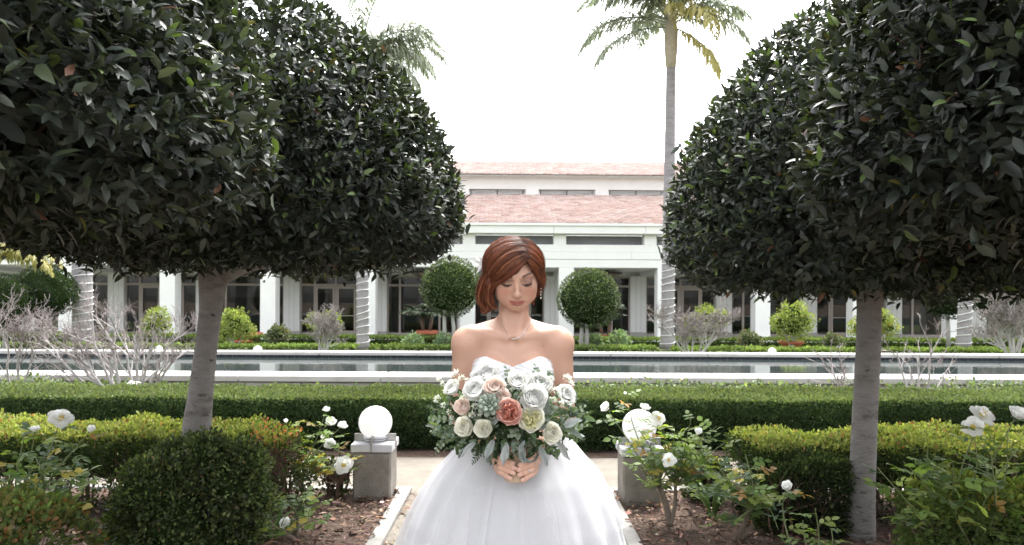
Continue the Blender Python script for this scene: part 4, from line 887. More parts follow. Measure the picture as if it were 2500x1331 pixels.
# globe lamps in the far court, half sunk behind the low planting
M_GLOBE, t, b_, o_ = nodes('opal_globe')
b_.inputs['Base Color'].default_value = (.88,.88,.875,1); b_.inputs['Roughness'].default_value = .25
tr = t.nodes.new('ShaderNodeBsdfTranslucent'); tr.inputs['Color'].default_value = (.95,.95,.94,1); mx = t.nodes.new('ShaderNodeMixShader'); mx.inputs[0].default_value = .42
t.links.new(b_.outputs[0], mx.inputs[1]); t.links.new(tr.outputs[0], mx.inputs[2]); t.links.new(mx.outputs[0], o_.inputs['Surface'])
for lab, x, y, rp in (('small far white globe lamp left of the bride beside the pool', 629, 850, 11), ('small far white globe lamp right of the bride beside the pool', 1885, 854, 10), ('small far white globe lamp seen through the big bare shrub', 388, 848, 9)):
    Y = 17.5; c = P(x, y + 5, Y); r = rp*Y/FPX; g = thing('garden_globe', lab, 'lamp', (c.x, Y, GZ), 'far globe lamps')
    MB().lathe([(r*math.cos(a), r*math.sin(a)) for a in np.linspace(-1.5, 1.5707, 14)], c, 20).obj('globe', M_GLOBE, g, True)
    MB().lathe([(r*.9, GZ - c.z), (r*.9, -r*1.1), (r*.6, -r*.95)], c, 16).obj('base', M_CONC, g)
# bare shrubs
def bare_shrub(label, x, y, Y, tips, levels, r0, m_, seed, zb=0., kids=(3, 5), twig=.5, rmin=.0035, cut=.55):
    rd = random.Random(seed); b = P(x, y, Y); root = thing('bare_shrub', label, 'bare shrub', (b.x, Y, zb), 'leafless shrubs by the pool')
    mb = MB(); tw = MB()
    def grow(p, d, L, r, lev):
        k = 4; pts = [np.array(p)]; dd = np.array(d)
        for i in range(k):
            dd = nrm(dd + np.array([rd.gauss(0, .16), rd.gauss(0, .16), rd.gauss(.04, .12)])); pts.append(pts[-1] + dd*L/k)
        (mb if r > .007 else tw).tube(pts, np.linspace(r, max(rmin, r*.62), k+1), 6 if r > .01 else 3, False)
        if lev == 0: return
        for j in range(rd.randint(*kids)):
            i = rd.randint(2, k); q = nrm(dd*rd.uniform(.6, 1.) + np.array([rd.gauss(0, .55), rd.gauss(0, .55), rd.gauss(.12, .3)])); grow(pts[i], q, L*rd.uniform(.45, .75), max(rmin, r*cut), lev-1)
    for (tx, ty) in tips:
        e = np.array(P(tx, ty, Y + rd.uniform(-.35, .35))); s = np.array([b.x + rd.gauss(0, .05), Y + rd.gauss(0, .05), zb]); d = e - s; L = np.linalg.norm(d)
        pts = smoothpath([s, s + d*.35 + np.array([0, 0, -.05*L]), s + d*.7 + np.array([0, 0, .03*L])], 8); pts += np.array([[rd.gauss(0, .012) for _ in range(3)] for _ in pts]); pts[0] = s
        mb.tube(pts, np.linspace(r0*rd.uniform(.7, 1), r0*.5, 8), 7, False)
        for j in range(rd.randint(3, 5)):
            i = rd.randint(4, 7); grow(pts[i], nrm(nrm(d)*.9 + np.array([rd.gauss(0, .4), rd.gauss(0, .4), rd.gauss(.1, .2)])), L*twig*rd.uniform(.55, .9), r0*.42, levels)
    mb.obj('branch', m_, root, True)
    if tw.V: tw.obj('twigs', M_PINKT, root, kind='stuff')
bare_shrub('big spreading leafless shrub with silvery branches before the pool, left of the grey trunk', 325, 1000, 8.35, [(120,800),(190,780),(60,830),(260,770),(330,745),(380,790),(430,800),(290,820),(230,840),(450,850),(160,850)], 3, .026, M_PALE, 3, twig=.42, rmin=.0019, kids=(3, 4), cut=.48)
bare_shrub('leafless shrub at the far left edge, its twigs reaching toward the big one', 20, 1000, 8.5, [(60,790),(-30,780),(110,810),(10,770)], 3, .02, M_PALE, 4, twig=.45, rmin=.0019, kids=(3, 4), cut=.48)
bare_shrub('open leafless shrub before the pool right of the right grey trunk', 2240, 1000, 8.4, [(2160,800),(2240,820),(2290,810),(2330,870),(2200,850)], 2, .02, M_PALE, 5, twig=.38, kids=(2, 3))
bare_shrub('thin leafless shrub before the pool left of the right grey trunk', 2070, 1000, 8.4, [(2010,850),(2030,880),(2060,870)], 2, .013, M_PALE, 6, twig=.4, kids=(2, 3))
bare_shrub('small vase-shaped leafless shrub beyond the pool left of the wrapped palm', 790, 852, 18.6, [(765,800),(790,795),(810,800),(828,800),(775,785),(805,785)], 3, .035, M_PALE, 7, GZ, twig=.5, rmin=.007)
bare_shrub('wide leafless shrub beyond the pool at the foot of the tall palm', 1690, 854, 18.6, [(1640,800),(1665,790),(1700,785),(1735,790),(1765,800),(1620,785),(1780,785)], 3, .035, M_PALE, 8, GZ, twig=.45, rmin=.007)
bare_shrub('large pinkish leafless shrub beyond the pool at the right edge', 2470, 856, 19.0, [(2410,740),(2440,715),(2480,705),(2520,720),(2395,780),(2550,750),(2450,760),(2500,750)], 4, .05, M_PALE, 9, GZ, twig=.4, rmin=.007, kids=(3, 4))
pl = thing('plant_label', 'small white plant label tilted at the foot of the big bare shrub', 'label', tuple(P(327,934,8.2)))
c = P(327,934,8.2); mk('plate', [(c.x-.07,c.y-.03,c.z-.012),(c.x+.07,c.y-.03,c.z-.03),(c.x+.07,c.y+.03,c.z),(c.x-.06,c.y+.03,c.z+.02),(c.x-.07,c.y-.03,c.z-.018),(c.x+.07,c.y-.03,c.z-.036),(c.x+.07,c.y+.03,c.z-.006),(c.x-.06,c.y+.03,c.z+.014)], [(0,1,2,3),(7,6,5,4),(0,4,5,1),(1,5,6,2),(2,6,7,3),(3,7,4,0)], M_STRING, pl)
MB().tube([(c.x, c.y, 0), (c.x, c.y, c.z-.01)], .006, 5).obj('stake', M_DARKM, pl)

# ---------------------------------------------------------------- globe lamps on concrete pillars at the bed corners
M_AGG = mat('aggregate_concrete', (.15,.135,.115), (.27,.25,.22), .9, 7, bump=.5, bscale=120, c3=(.21,.19,.165))
M_ALU = mat('brushed_cap', (.5,.5,.52), (.58,.58,.6), .5, 8, metal=.35)
M_STEEL = mat('steel_fin', (.35,.34,.32), (.45,.44,.42), .35, 12, metal=.8)
def globe_lamp(label, x0, x1, y0, y1):
    cx, cy = (x0+x1)/2, (y0+y1)/2; g = thing('globe_lamp', label, 'lamp', (cx, cy, 0), 'globe lamps on concrete pillars')
    p = MB().bbox(x0, x1, y0, y1, -.03, .331, .012).obj('pillar', M_AGG, g)
    MB().bbox(x0-.012, x1+.012, y0-.012, y1+.012, .333, .388, .004).obj('cap', M_ALU, g)
    MB().box(x0+.004, x1-.004, y0+.004, y1-.004, .3305, .3335).obj('seam', M_DARKM, g)
    for a in range(4):
        dx, dy = ((0,-1),(1,0),(0,1),(-1,0))[a]; q = MB(); l0, l1 = .055, (x1-x0)/2 + .016
        if dx: q.box(*sorted((cx+dx*l0, cx+dx*l1)), cy-.006, cy+.006, .335 if False else .389, .437); q.box(*sorted((cx+dx*(l1-.004), cx+dx*(l1+.003))), cy-.006, cy+.006, .335, .3885)
        else: q.box(cx-.006, cx+.006, *sorted((cy+dy*l0, cy+dy*l1)), .389, .437); q.box(cx-.006, cx+.006, *sorted((cy+dy*(l1-.004), cy+dy*(l1+.003))), .335, .3885)
        q.obj('fin', M_STEEL, g)
    MB().lathe([(.05,.389),(.075,.392),(.078,.402),(.06,.406)], (cx, cy, 0), 24).lathe([(.062,.4065),(.085,.412),(.086,.42),(.05,.424)], (cx, cy, 0), 24).obj('collar', M_ALU, g, True)
    r = .1165; MB().lathe([(r*math.cos(a), .514 + r*math.sin(a)) for a in np.linspace(-1.35, 1.5707, 26)], (cx, cy, 0), 36).obj('globe', M_GLOBE, g, True)
globe_lamp('white globe lamp on a concrete pillar left of the bride', -1.085, -.825, 4.76, 5.02)
globe_lamp('white globe lamp on a concrete pillar right of the bride, half behind roses', .75, 1.01, 4.66, 4.92)
# ---------------------------------------------------------------- the bride: one continuous body grown from a distance field
BX, BY_ = .003, 2.31                                    # where she stands on the walk
HO, PITCH, YAWH, ROLLH = np.array([.008, -.028, 1.462]), R(23), R(3), R(-1.5)
HM = np.array(Matrix.Rotation(YAWH, 3, 'Z') @ Matrix.Rotation(ROLLH, 3, 'Y') @ Matrix.Rotation(PITCH, 3, 'X'))
def h2b(p): return np.asarray(p, float) @ HM.T + HO        # head-local to body space
def b2h(p): return (np.asarray(p, float) - HO) @ HM
ar = np.arange
GX = np.concatenate([ar(-.26, -.1, .004), ar(-.1, .1, .002), ar(.1, .262, .004)])
GY = np.concatenate([ar(-.36, -.21, .0022), ar(-.21, -.15, .005), ar(-.15, -.02, .002), ar(-.02, .17, .0045)])
GZ_ = np.concatenate([ar(-.01, .84, .014), ar(.84, .97, .0022), ar(.97, 1.3, .004), ar(1.3, 1.6, .002)])
class SDF:
    def __init__(s, gx, gy, gz): s.g = (gx, gy, gz); s.D = np.full((len(gx), len(gy), len(gz)), .2, np.float32)
    def sub(s, lo, hi):
        i = [slice(max(0, np.searchsorted(a, l)-1), min(len(a), np.searchsorted(a, h)+1)) for a, l, h in zip(s.g, lo, hi)]
        return tuple(i), np.stack(np.meshgrid(*[a[k] for a, k in zip(s.g, i)], indexing='ij'), -1)
    def put(s, fn, lo, hi, k=.01, op='add'):
        m = k + .012; i, X = s.sub(np.array(lo) - m, np.array(hi) + m)
        if X.size == 0: return
        d = fn(X).astype(np.float32); D = s.D[i]
        if op == 'add':
            h = np.clip(.5 + .5*(D - d)/k, 0, 1); s.D[i] = D*(1-h) + d*h - k*h*(1-h)
        else:
            h = np.clip(.5 - .5*(D + d)/k, 0, 1); s.D[i] = D*(1-h) - d*h + k*h*(1-h)
    def cap(s, a, b, ra, rb, k=.01, op='add'):
        a, b = np.array(a, float), np.array(b, float); r = max(ra, rb); ba = b - a; l2 = ba @ ba + 1e-12
        def fn(X):
            p = X - a; t = np.clip(p @ ba/l2, 0, 1); return np.linalg.norm(p - t[..., None]*ba, axis=-1) - (ra + (rb - ra)*t)
        s.put(fn, np.minimum(a, b) - r, np.maximum(a, b) + r, k, op)
    def ell(s, c, r, k=.01, M=None, op='add'):
        c, r = np.array(c, float), np.array(r, float); q = r.max()
        def fn(X):
            p = X - c
            if M is not None: p = p @ M
            k0 = np.linalg.norm(p/r, axis=-1); k1 = np.linalg.norm(p/r**2, axis=-1) + 1e-9; return k0*(k0 - 1)/k1
        s.put(fn, c - q, c + q, k, op)
    def sph(s, c, r, k=.01, op='add'): s.cap(c, np.array(c) + 1e-6, r, r, k, op)
    def mesh(s):
        "surface nets"
        D = s.D; gx, gy, gz = s.g; S_ = D < 0; n = D.shape
        cnt = np.zeros(tuple(q-1 for q in n), np.float32); acc = np.zeros(cnt.shape + (3,), np.float32)
        cs = [(0,0,0),(1,0,0),(0,1,0),(1,1,0),(0,0,1),(1,0,1),(0,1,1),(1,1,1)]
        sl = lambda o: tuple(slice(o[a], n[a]-1+o[a]) for a in range(3))
        inside = sum(S_[sl(o)].astype(np.int8) for o in cs); act = (inside > 0) & (inside < 8); I = np.argwhere(act)
        P_ = np.zeros((len(I), 3)); W = np.zeros(len(I)); g = [np.asarray(q) for q in s.g]
        for a in range(8):
            for b in range(a+1, 8):
                if sum(abs(cs[a][q]-cs[b][q]) for q in range(3)) != 1: continue
                ia, ib = I + cs[a], I + cs[b]; da, db = D[tuple(ia.T)], D[tuple(ib.T)]; m = (da < 0) != (db < 0)
                t = np.where(m, da/np.where(m, da - db, 1), 0)
                for q in range(3): P_[:, q] += np.where(m, g[q][ia[:, q]]*(1-t) + g[q][ib[:, q]]*t, 0)
                W += m
        V = P_/W[:, None]; idx = np.full(act.shape, -1, np.int64); idx[tuple(I.T)] = np.arange(len(I)); F = []
        for ax in range(3):
            u, v = [(1, 2), (2, 0), (0, 1)][ax]; o0 = [slice(0, q) for q in n]; o1 = [slice(0, q) for q in n]
            o0[ax] = slice(0, n[ax]-1); o1[ax] = slice(1, n[ax]); A, B_ = S_[tuple(o0)], S_[tuple(o1)]
            E = np.argwhere(A != B_); E = E[(E[:, u] > 0) & (E[:, v] > 0) & (E[:, u] < n[u]-1) & (E[:, v] < n[v]-1)]
            du = np.zeros(3, int); du[u] = 1; dv = np.zeros(3, int); dv[v] = 1
            q = np.stack([idx[tuple((E - du - dv).T)], idx[tuple((E - dv).T)], idx[tuple(E.T)], idx[tuple((E - du).T)]], 1)
            fl = ~A[tuple(E.T)]; q[fl] = q[fl][:, ::-1]; F.append(q)
        return V, np.concatenate(F)
sd = SDF(GX, GY, GZ_)
# torso, shoulders, arms
def torso(s, e=0.):
    s.ell((0,.015,1.02),(.118+e,.088+e,.2),.03); s.ell((0,.02,1.14),(.137+e,.092+e,.13),.03); s.ell((0,.015,1.215),(.13+e,.07+e,.075),.03)
    for q in (-1, 1): s.ell((q*.064,-.048,1.12),(.066+e,.068+e,.078+e),.012 if e == 0 else .018)
torso(sd)
sd.ell((0,.02,.90),(.155,.105,.15),.04)
for q in (-1, 1):
    sd.cap((q*.03,.03,1.285),(q*.14,.02,1.25),.034,.034,.035); sd.ell((q*.085,.0,1.25),(.05,.045,.03),.03)
    sd.ell((q*.152,.015,1.232),(.047,.045,.047),.03); sd.cap((q*.157,.015,1.225),(q*.178,.045,.985),.0425,.034,.03)
    sd.cap((q*.18,.045,.985),(q*.13,-.07,.955),.034,.031,.012); sd.cap((q*.13,-.07,.955),(q*.07+.008,-.205,.945),.031,.0205,.01)
    sd.cap((q*.014,-.055,1.25),(q*.085,-.036,1.263),.0055,.005,.022); sd.cap((q*.085,-.036,1.263),(q*.14,-.01,1.272),.005,.005,.025)
    sd.cap((q*.032,-.012,1.33),(q*.01,-.045,1.25),.010,.007,.03)
    sd.cap((q*.08,.02,.86),(q*.078,.02,.48),.078,.05,.03); sd.cap((q*.078,.02,.48),(q*.072,.045,.1),.048,.03,.03); sd.cap((q*.072,.05,.06),(q*.075,-.09,.035),.032,.026,.03)
sd.cap((0,.028,1.25),h2b((0,.03,-.05)),.049,.05,.02)
sd.sph((0,-.066,1.238),.009,.02,'sub'); sd.cap((0,-.112,1.14),(0,-.078,1.205),.004,.002,.016,'sub')
# head, in head-local coordinates
def H(s, kind, c, *a, **k):
    if kind == 'ell': s.ell(h2b(c), a[0], a[1], HM)
    elif kind == 'ells': s.ell(h2b(c), a[0], a[1], HM, 'sub')
    elif kind == 'sph': s.sph(h2b(c), *a)
    elif kind == 'cap': s.cap(h2b(c), h2b(a[0]), *a[1:])
H(sd,'ell',(0,.014,.026),(.073,.094,.072),.012)
H(sd,'ell',(0,-.02,-.022),(.0635,.068,.078),.02)
H(sd,'ell',(0,-.034,-.068),(.047,.047,.038),.02)
H(sd,'ell',(0,-.0625,-.091),(.024,.019,.0175),.02)
for q in (-1, 1):
    H(sd,'sph',(q*.04,-.049,-.027),.0255,.02); H(sd,'sph',(q*.036,-.044,-.056),.025,.022)
    H(sd,'cap',(q*.012,-.081,.02),(q*.044,-.07,.021),.008,.007,.014)
    H(sd,'ells',(q*.031,-.098,.0),(.018,.017,.0115),.012)
    H(sd,'ell',(q*.0315,-.0685,-.001),(.0158,.0145,.0128),.004)
    H(sd,'cap',(q*.018,-.0805,-.0115),(q*.045,-.0705,-.0105),.0022,.002,.004)
    H(sd,'sph',(q*.0098,-.0935,-.0405),.0068,.006)
    H(sd,'ell',(q*.0735,.012,-.012),(.007,.017,.029),.006)
    H(sd,'cap',(q*.05,-.02,-.07),(q*.058,.0,-.05),.014,.014,.02)
H(sd,'cap',(0,-.079,.012),(0,-.1,-.034),.006,.0072,.012)
H(sd,'sph',(0,-.1015,-.0365),.0092,.008)
H(sd,'cap',(0,-.096,-.046),(0,-.0895,-.058),.004,.0035,.007)
H(sd,'ell',(0,-.062,-.064),(.034,.0265,.028),.012)
for q in (-1, 1):
    H(sd,'cap',(0,-.0895,-.0645),(q*.019,-.0805,-.0672),.0036,.0018,.004)
    H(sd,'cap',(0,-.0885,-.0722),(q*.016,-.081,-.0695),.0048,.0022,.004)
    H(sd,'cap',(0,-.0945,-.0678),(q*.02,-.0845,-.0674),.001,.0008,.003,'sub')
    H(sd,'sph',(q*.0235,-.084,-.0672),.0026,.006,'sub')
    H(sd,'sph',(q*.006,-.104,-.0485),.0026,.003,'sub')
H(sd,'cap',(-.012,-.093,-.0835),(.012,-.093,-.0835),.003,.003,.009,'sub')
# hands folded round the stems: palm, thumb and four bent fingers each
HX, HY = .012, -.262
NAILS, FING = [], []
for q in (-1, 1):
    z0 = .9125 if q < 0 else .9075; w_ = np.array((q*.07+.008,-.205,.945))
    sd.cap(w_, (HX+q*.052,-.238,.905), .02, .024, .012); sd.cap((HX+q*.055,-.23,.925), (HX+q*.05,-.255,.872), .017, .014, .012)
    sd.cap((HX+q*.048,-.225,.94), (HX+q*.04,-.272,.95), .011, .0095, .006); sd.cap((HX+q*.04,-.272,.95), (HX+q*.016,-.3,.944), .0095, .0075, .003)
    for i in range(4):
        z = z0 - .0148*i; L = (.0, .004, .001, -.008)[i]; rr_ = (.0083, .0085, .0081, .0072)[i]
        K = np.array((HX+q*.058,-.262,z+.011)); p1 = np.array((HX+q*.046,-.297,z+.006)); p2 = np.array((HX+q*(.026-L*.5),-.3085,z-.001)); p3 = np.array((HX+q*(.0085-L),-.3055,z-.008))
        sd.cap((HX+q*.056,-.24,z+.008), K, rr_*1.05, rr_*1.05, .006); sd.cap(K, p1, rr_*1.03, rr_, .0025); sd.cap(p1, p2, rr_, rr_*.92, .0018); sd.cap(p2, p3, rr_*.93, rr_*.8, .0018); sd.sph(p1, rr_*1.05, .002)
        NAILS.append((p3*.75 + p2*.25, nrm(p3 - p2))); FING.append((p1, p2, p3))
V, F = sd.mesh()
# one relaxation pass for the net, then colours of skin and make-up, plus painted shade between the lips
hp = b2h(V); SK = np.tile(np.array((.51,.312,.23)), (len(V), 1))
def paint(mask, col): SK[:] = SK*(1 - mask[:, None]) + np.array(col)*mask[:, None]
def g(d, w_): return np.exp(-(d/w_)**2)
head = (hp[:, 1] < .02) & (V[:, 2] > 1.32)
x_, y_, z_ = hp.T
paint(np.clip(wob(V, 18, 4)*.06 + .03, 0, .2), (.57,.31,.225))
for q in (-1, 1):
    paint(head*.4*g(np.hypot((x_-q*.043)/1.3, z_+.035), .017), (.48,.17,.12))
    dx = x_ - q*.032
    paint(head*(y_ < -.05)*.85*np.clip(1 - np.hypot(dx/.024, (z_-.003)/.0115), 0, 1)**.6, (.17,.1,.085))
    paint(head*(y_ < -.05)*.95*g(z_ + .0085 + .004*np.cos(dx/.017*1.5) - .002, .0024)*(abs(dx) < .0165), (.018,.012,.011))
    s_ = (q*x_ - .016)/.042; bz = .019 + .0075*np.sin(np.clip(s_, 0, 1)*2.3)
    paint(head*(y_ < -.03)*.98*g(z_ - bz, .0046*(1.1 - .6*np.clip(s_, 0, 1)))*((s_ > 0) & (s_ < 1)), (.05,.026,.019))
lipz = np.where(z_ > -.0678, (z_ + .0678)/(.0068 - .0018*g(x_, .004)), (z_ + .0678)/-.009)
paint(head*(y_ < -.06)*.95*np.clip(1.35 - np.hypot(x_/.0205, lipz), 0, .25)*4*(np.hypot(x_/.0205, lipz) < 1.3), (.36,.125,.11))
paint(head*(y_ < -.06)*.6*g(z_ + .0678, .0012)*(abs(x_) < .019), (.16,.05,.045))  # shade in the crease between the lips, painted as a dark line
for c_ in ((.001, -.0875), ): paint(head*(y_ < -.05)*.85*g(np.hypot(x_ - c_[0], z_ - c_[1]), .0016), (.1,.05,.04))
for mx_, mz_ in ((-.137,1.243),(.099,1.225)): paint((V[:, 1] < 0)*.8*g(np.hypot(V[:, 0]-mx_, V[:, 2]-mz_), .0016), (.12,.06,.045))
for nc, nd in NAILS:
    d = V - nc; paint(.9*(V[:, 1] < nc[1] - .003)*g(np.linalg.norm(d, axis=1), .0078)*(np.linalg.norm(d, axis=1) < .0085), (.72,.48,.44))
ms, t, b_, o_ = nodes('skin')
a_ = t.nodes.new('ShaderNodeAttribute'); a_.attribute_name = 'Col'; t.links.new(a_.outputs['Color'], b_.inputs['Base Color'])
b_.inputs['Roughness'].default_value = .48; b_.inputs['Specular IOR Level'].default_value = .35
b_.inputs['Subsurface Weight'].default_value = .12; b_.inputs['Subsurface Radius'].default_value = (.012, .005, .003); b_.inputs['Subsurface Scale'].default_value = .6
nz = t.nodes.new('ShaderNodeTexNoise'); nz.inputs['Scale'].default_value = 420; bp = t.nodes.new('ShaderNodeBump'); bp.inputs['Strength'].default_value = .06; bp.inputs['Distance'].default_value = .002
t.links.new(nz.outputs['Fac'], bp.inputs['Height']); t.links.new(bp.outputs[0], b_.inputs['Normal'])
OFS = np.array([BX, BY_, 0.])
bride = bpy.data.objects.new('person', mesh_data('person', V, F, ms, True, SK)); COL.objects.link(bride); bride.location = OFS; ORG[bride.name] = OFS
tag(bride, 'bride in a white strapless ball gown looking down at the bouquet in her hands', 'person')
def bpart(name, V_, F_, m_, smooth=True, col=None, parent=None, kind=None): return mk(name, np.asarray(V_, float) + OFS, F_, m_, parent or bride, smooth, col, kind)
def surf_y(x, z):
    i = np.abs(GX - x).argmin(); k = np.abs(GZ_ - z).argmin(); c = sd.D[i, :, k]; j = np.argmax(c < 0)
    t_ = c[j-1]/(c[j-1] - c[j] + 1e-9); return GY[j-1] + (GY[j]-GY[j-1])*t_
# bodice: an expanded torso cut at a sweetheart neckline
M_SATIN = mat('white_satin', (.55,.55,.562), (.59,.59,.6), .6, 20, bump=.08, bscale=160, spec=.3)
gx = ar(-.19, .19, .003); gy = ar(-.16, .15, .003); gz = ar(.93, 1.215, .003); bd = SDF(gx, gy, gz); torso(bd, .0055); bd.ell((0,.02,.90),(.16,.11,.15),.04)
XX, YY, ZZ = np.meshgrid(gx, gy, gz, indexing='ij'); ax = np.abs(XX)
neck = np.where(ax < .085, 1.158 + .034*(ax/.085)**.85, 1.192 - .026*(np.clip(ax-.085, 0, 1)/.055)**1.6)
pleat = .0011*np.sin((ZZ*1.0 + .35*ax)*420)*(YY < 0)
bd.D = np.maximum(bd.D + pleat.astype(np.float32), (ZZ - neck).astype(np.float32)); bd.D = np.maximum(bd.D, (.945 - ZZ).astype(np.float32))
M_BOD = mat('bodice_satin', (.68,.68,.69), (.72,.72,.725), .5, 20, bump=.08, bscale=160, spec=.3)
bv, bf = bd.mesh(); bpart('bodice', bv, bf, M_BOD)
# skirt: satin bell with soft folds, then sheer tulle layers with rolled hems
def skr(z): return np.interp(z, [-.0,.2,.4,.56,.67,.74,.81,.865,.91,.95,1.0], [.53,.48,.42,.348,.312,.278,.236,.186,.15,.128,.115])
def skirt(z0, z1, nz_, na, off, fold, seed, a0=-math.pi, a1=math.pi, hem=None):
    r_ = np.random.default_rng(seed); ph = r_.uniform(0, 6.28, 12); V_ = []
    A = np.linspace(a0, a1, na); Zs = np.linspace(0, 1, nz_)
    for u in Zs:
        zb = z0 if hem is None else z0 + hem(A)
        z = z1 + (zb - z1)*u; z = np.broadcast_to(z, A.shape); dp = np.clip((.98 - z)/.5, 0, 1)
        f = sum(np.sin(A*n_ + ph[i] + tw*(1-z)*3)*w_ for i, (n_, tw, w_) in enumerate(((5,.5,.5),(9,-1.2,.6),(13,1.6,.55),(17,-.8,.4),(23,.6,.3),(31,-.9,.16))))
        r__ = skr(z) + off + fold*dp*f*.5
        V_.append(np.stack([np.sin(A)*r__*1.0 + .007 + .022*np.clip(np.sin(A), 0, 1)*np.clip((z - .5)/.3, 0, 1), -np.cos(A)*r__*.98 - .008, z], 1))
    V_ = np.concatenate(V_); F_ = [(j*na+i, j*na+i+1, (j+1)*na+i+1, (j+1)*na+i) for j in range(nz_-1) for i in range(na-1)]
    return V_, np.array(F_), A
sv, sf, _ = skirt(.01, .985, 70, 300, 0, .026, 1); bpart('skirt', sv, sf, M_SATIN)
mt, t, b_, o_ = nodes('tulle')
b_.inputs['Base Color'].default_value = (.66,.66,.675,1); b_.inputs['Roughness'].default_value = .8
tr = t.nodes.new('ShaderNodeBsdfTransparent'); lw = t.nodes.new('ShaderNodeLayerWeight'); lw.inputs[0].default_value = .35; mr = t.nodes.new('ShaderNodeMapRange'); mr.inputs[3].default_value = .3; mr.inputs[4].default_value = .8
mx = t.nodes.new('ShaderNodeMixShader'); t.links.new(lw.outputs['Facing'], mr.inputs[0]); t.links.new(mr.outputs[0], mx.inputs[0]); t.links.new(tr.outputs[0], mx.inputs[1]); t.links.new(b_.outputs[0], mx.inputs[2]); t.links.new(mx.outputs[0], o_.inputs['Surface'])
M_HEM = mat('rolled_hem', (.88,.88,.885), rough=.6)
for k, (zh, off, fold, a0, a1, amp) in enumerate(((.08,.012,.03,-math.pi,math.pi,.02),(.33,.018,.034,-math.pi,math.pi,.05),(.60,.022,.026,.05,2.2,.05),(.50,.026,.03,-2.0,-.25,.05))):
    ph = 1.3*k; hem = lambda A, amp=amp, ph=ph: amp*np.sin(A*3.1+ph) + amp*.5*np.sin(A*7.3+ph*2)
    tv, tf, A = skirt(zh, .97, 46, 170, off, fold, 5+k, a0, a1, hem); to = bpart('tulle_layer', tv, tf, mt)
    e = tv[-170:] + np.array([0, 0, 0]); hv, hf = tube(e, .0019, 5); bpart('hem', hv, hf, M_HEM, parent=to)
# hair: a shaped mass plus strands combed from a side parting
HC, HR = np.array((-.006,.016,.028)), np.array((.097,.109,.083))
gx, gy, gz = ar(-.15, .13, .003), ar(-.16, .16, .003), ar(1.28, 1.61, .003); hd = SDF(gx, gy, gz)
hd.ell(h2b(HC), HR - .006, .012, HM)
for pts, rs in (([(-.07,-.02,.02),(-.083,-.03,-.02),(-.089,-.034,-.06),(-.087,-.038,-.095)], [.024,.019,.015,.007]),
                ([(-.08,.01,.0),(-.088,.0,-.045),(-.086,-.01,-.08)], [.022,.018,.009]), ([(.066,-.012,.02),(.074,-.006,-.02),(.07,.008,-.055),(.056,.03,-.08)], [.02,.013,.01,.006]),
                ([(.0,.07,-.0),(0,.065,-.06),(0,.055,-.09)], [.06,.05,.035])):
    for (a, b2), (ra, rb) in zip(zip(pts[:-1], pts[1:]), zip(rs[:-1], rs[1:])): hd.cap(h2b(a), h2b(b2), ra, rb, .014)
G3 = np.stack(np.meshgrid(gx, gy, gz, indexing='ij'), -1); Lh = b2h(G3.reshape(-1, 3)).reshape(G3.shape); hx, hy, hz = Lh[..., 0], Lh[..., 1], Lh[..., 2]
hl = np.interp(hx, [-.09,-.066,-.058,-.043,-.02,.0,.018,.028,.034,.045,.056,.066,.08], [-.2,-.03,-.004,.006,.018,.03,.05,.066,.074,.052,.025,-.02,-.2])
side_ = np.minimum(hx + .068 + .012*np.clip((-.04-hz)/.06, 0, 1), .069 - hx); cut = np.minimum(np.minimum((hl - hz)*.8, side_), -.022 - hy)
cut2 = np.minimum(np.minimum(-.03 - hz, .06 - np.abs(hx)), -.012 - hy)
hd.D = np.maximum(hd.D, np.maximum(cut, cut2).astype(np.float32))
hv, hf = hd.mesh()
M_HAIR = leafmat('auburn_hair', .42, .35, .0)
hb = b2h(hv); hcol = np.array((.075,.022,.011))*(1 + .5*wob(hb*np.array([1,1,1]), 40, 2))[:, None].clip(.4, 1.6)
hair = bpart('hair', hv, hf, M_HAIR, col=hcol.clip(.005, 1))
ra = np.random.default_rng(12)
def guide(Ga, Gb, u): return np.array(Ga)*(1-u) + np.array(Gb)*u
LA = [(.031,-.094,.072),(.0,-.101,.046),(-.038,-.094,.012),(-.070,-.072,-.014),(-.088,-.054,-.05),(-.098,-.046,-.088),(-.085,-.052,-.122)]
LB = [(.012,.04,.118),(-.05,.04,.104),(-.095,.028,.052),(-.109,.012,-.01),(-.113,-.002,-.06),(-.115,-.014,-.1),(-.098,-.026,-.132)]
RA = [(.033,-.094,.072),(.052,-.083,.046),(.074,-.058,.008),(.084,-.032,-.026),(.082,-.008,-.054),(.068,.014,-.088)]
RB2 = [(.014,.04,.118),(.058,.042,.104),(.092,.03,.044),(.096,.03,-.02),(.086,.042,-.06),(.056,.06,-.1)]
KA = [(-.04,.09,.09),(-.06,.11,.04),(-.07,.1,-.02),(-.06,.085,-.07),(-.05,.075,-.11)]
KB = [(.04,.09,.09),(.06,.11,.04),(.065,.1,-.02),(.055,.085,-.07),(.045,.075,-.11)]
SV, SF, SC, nb = [], [], [], 0
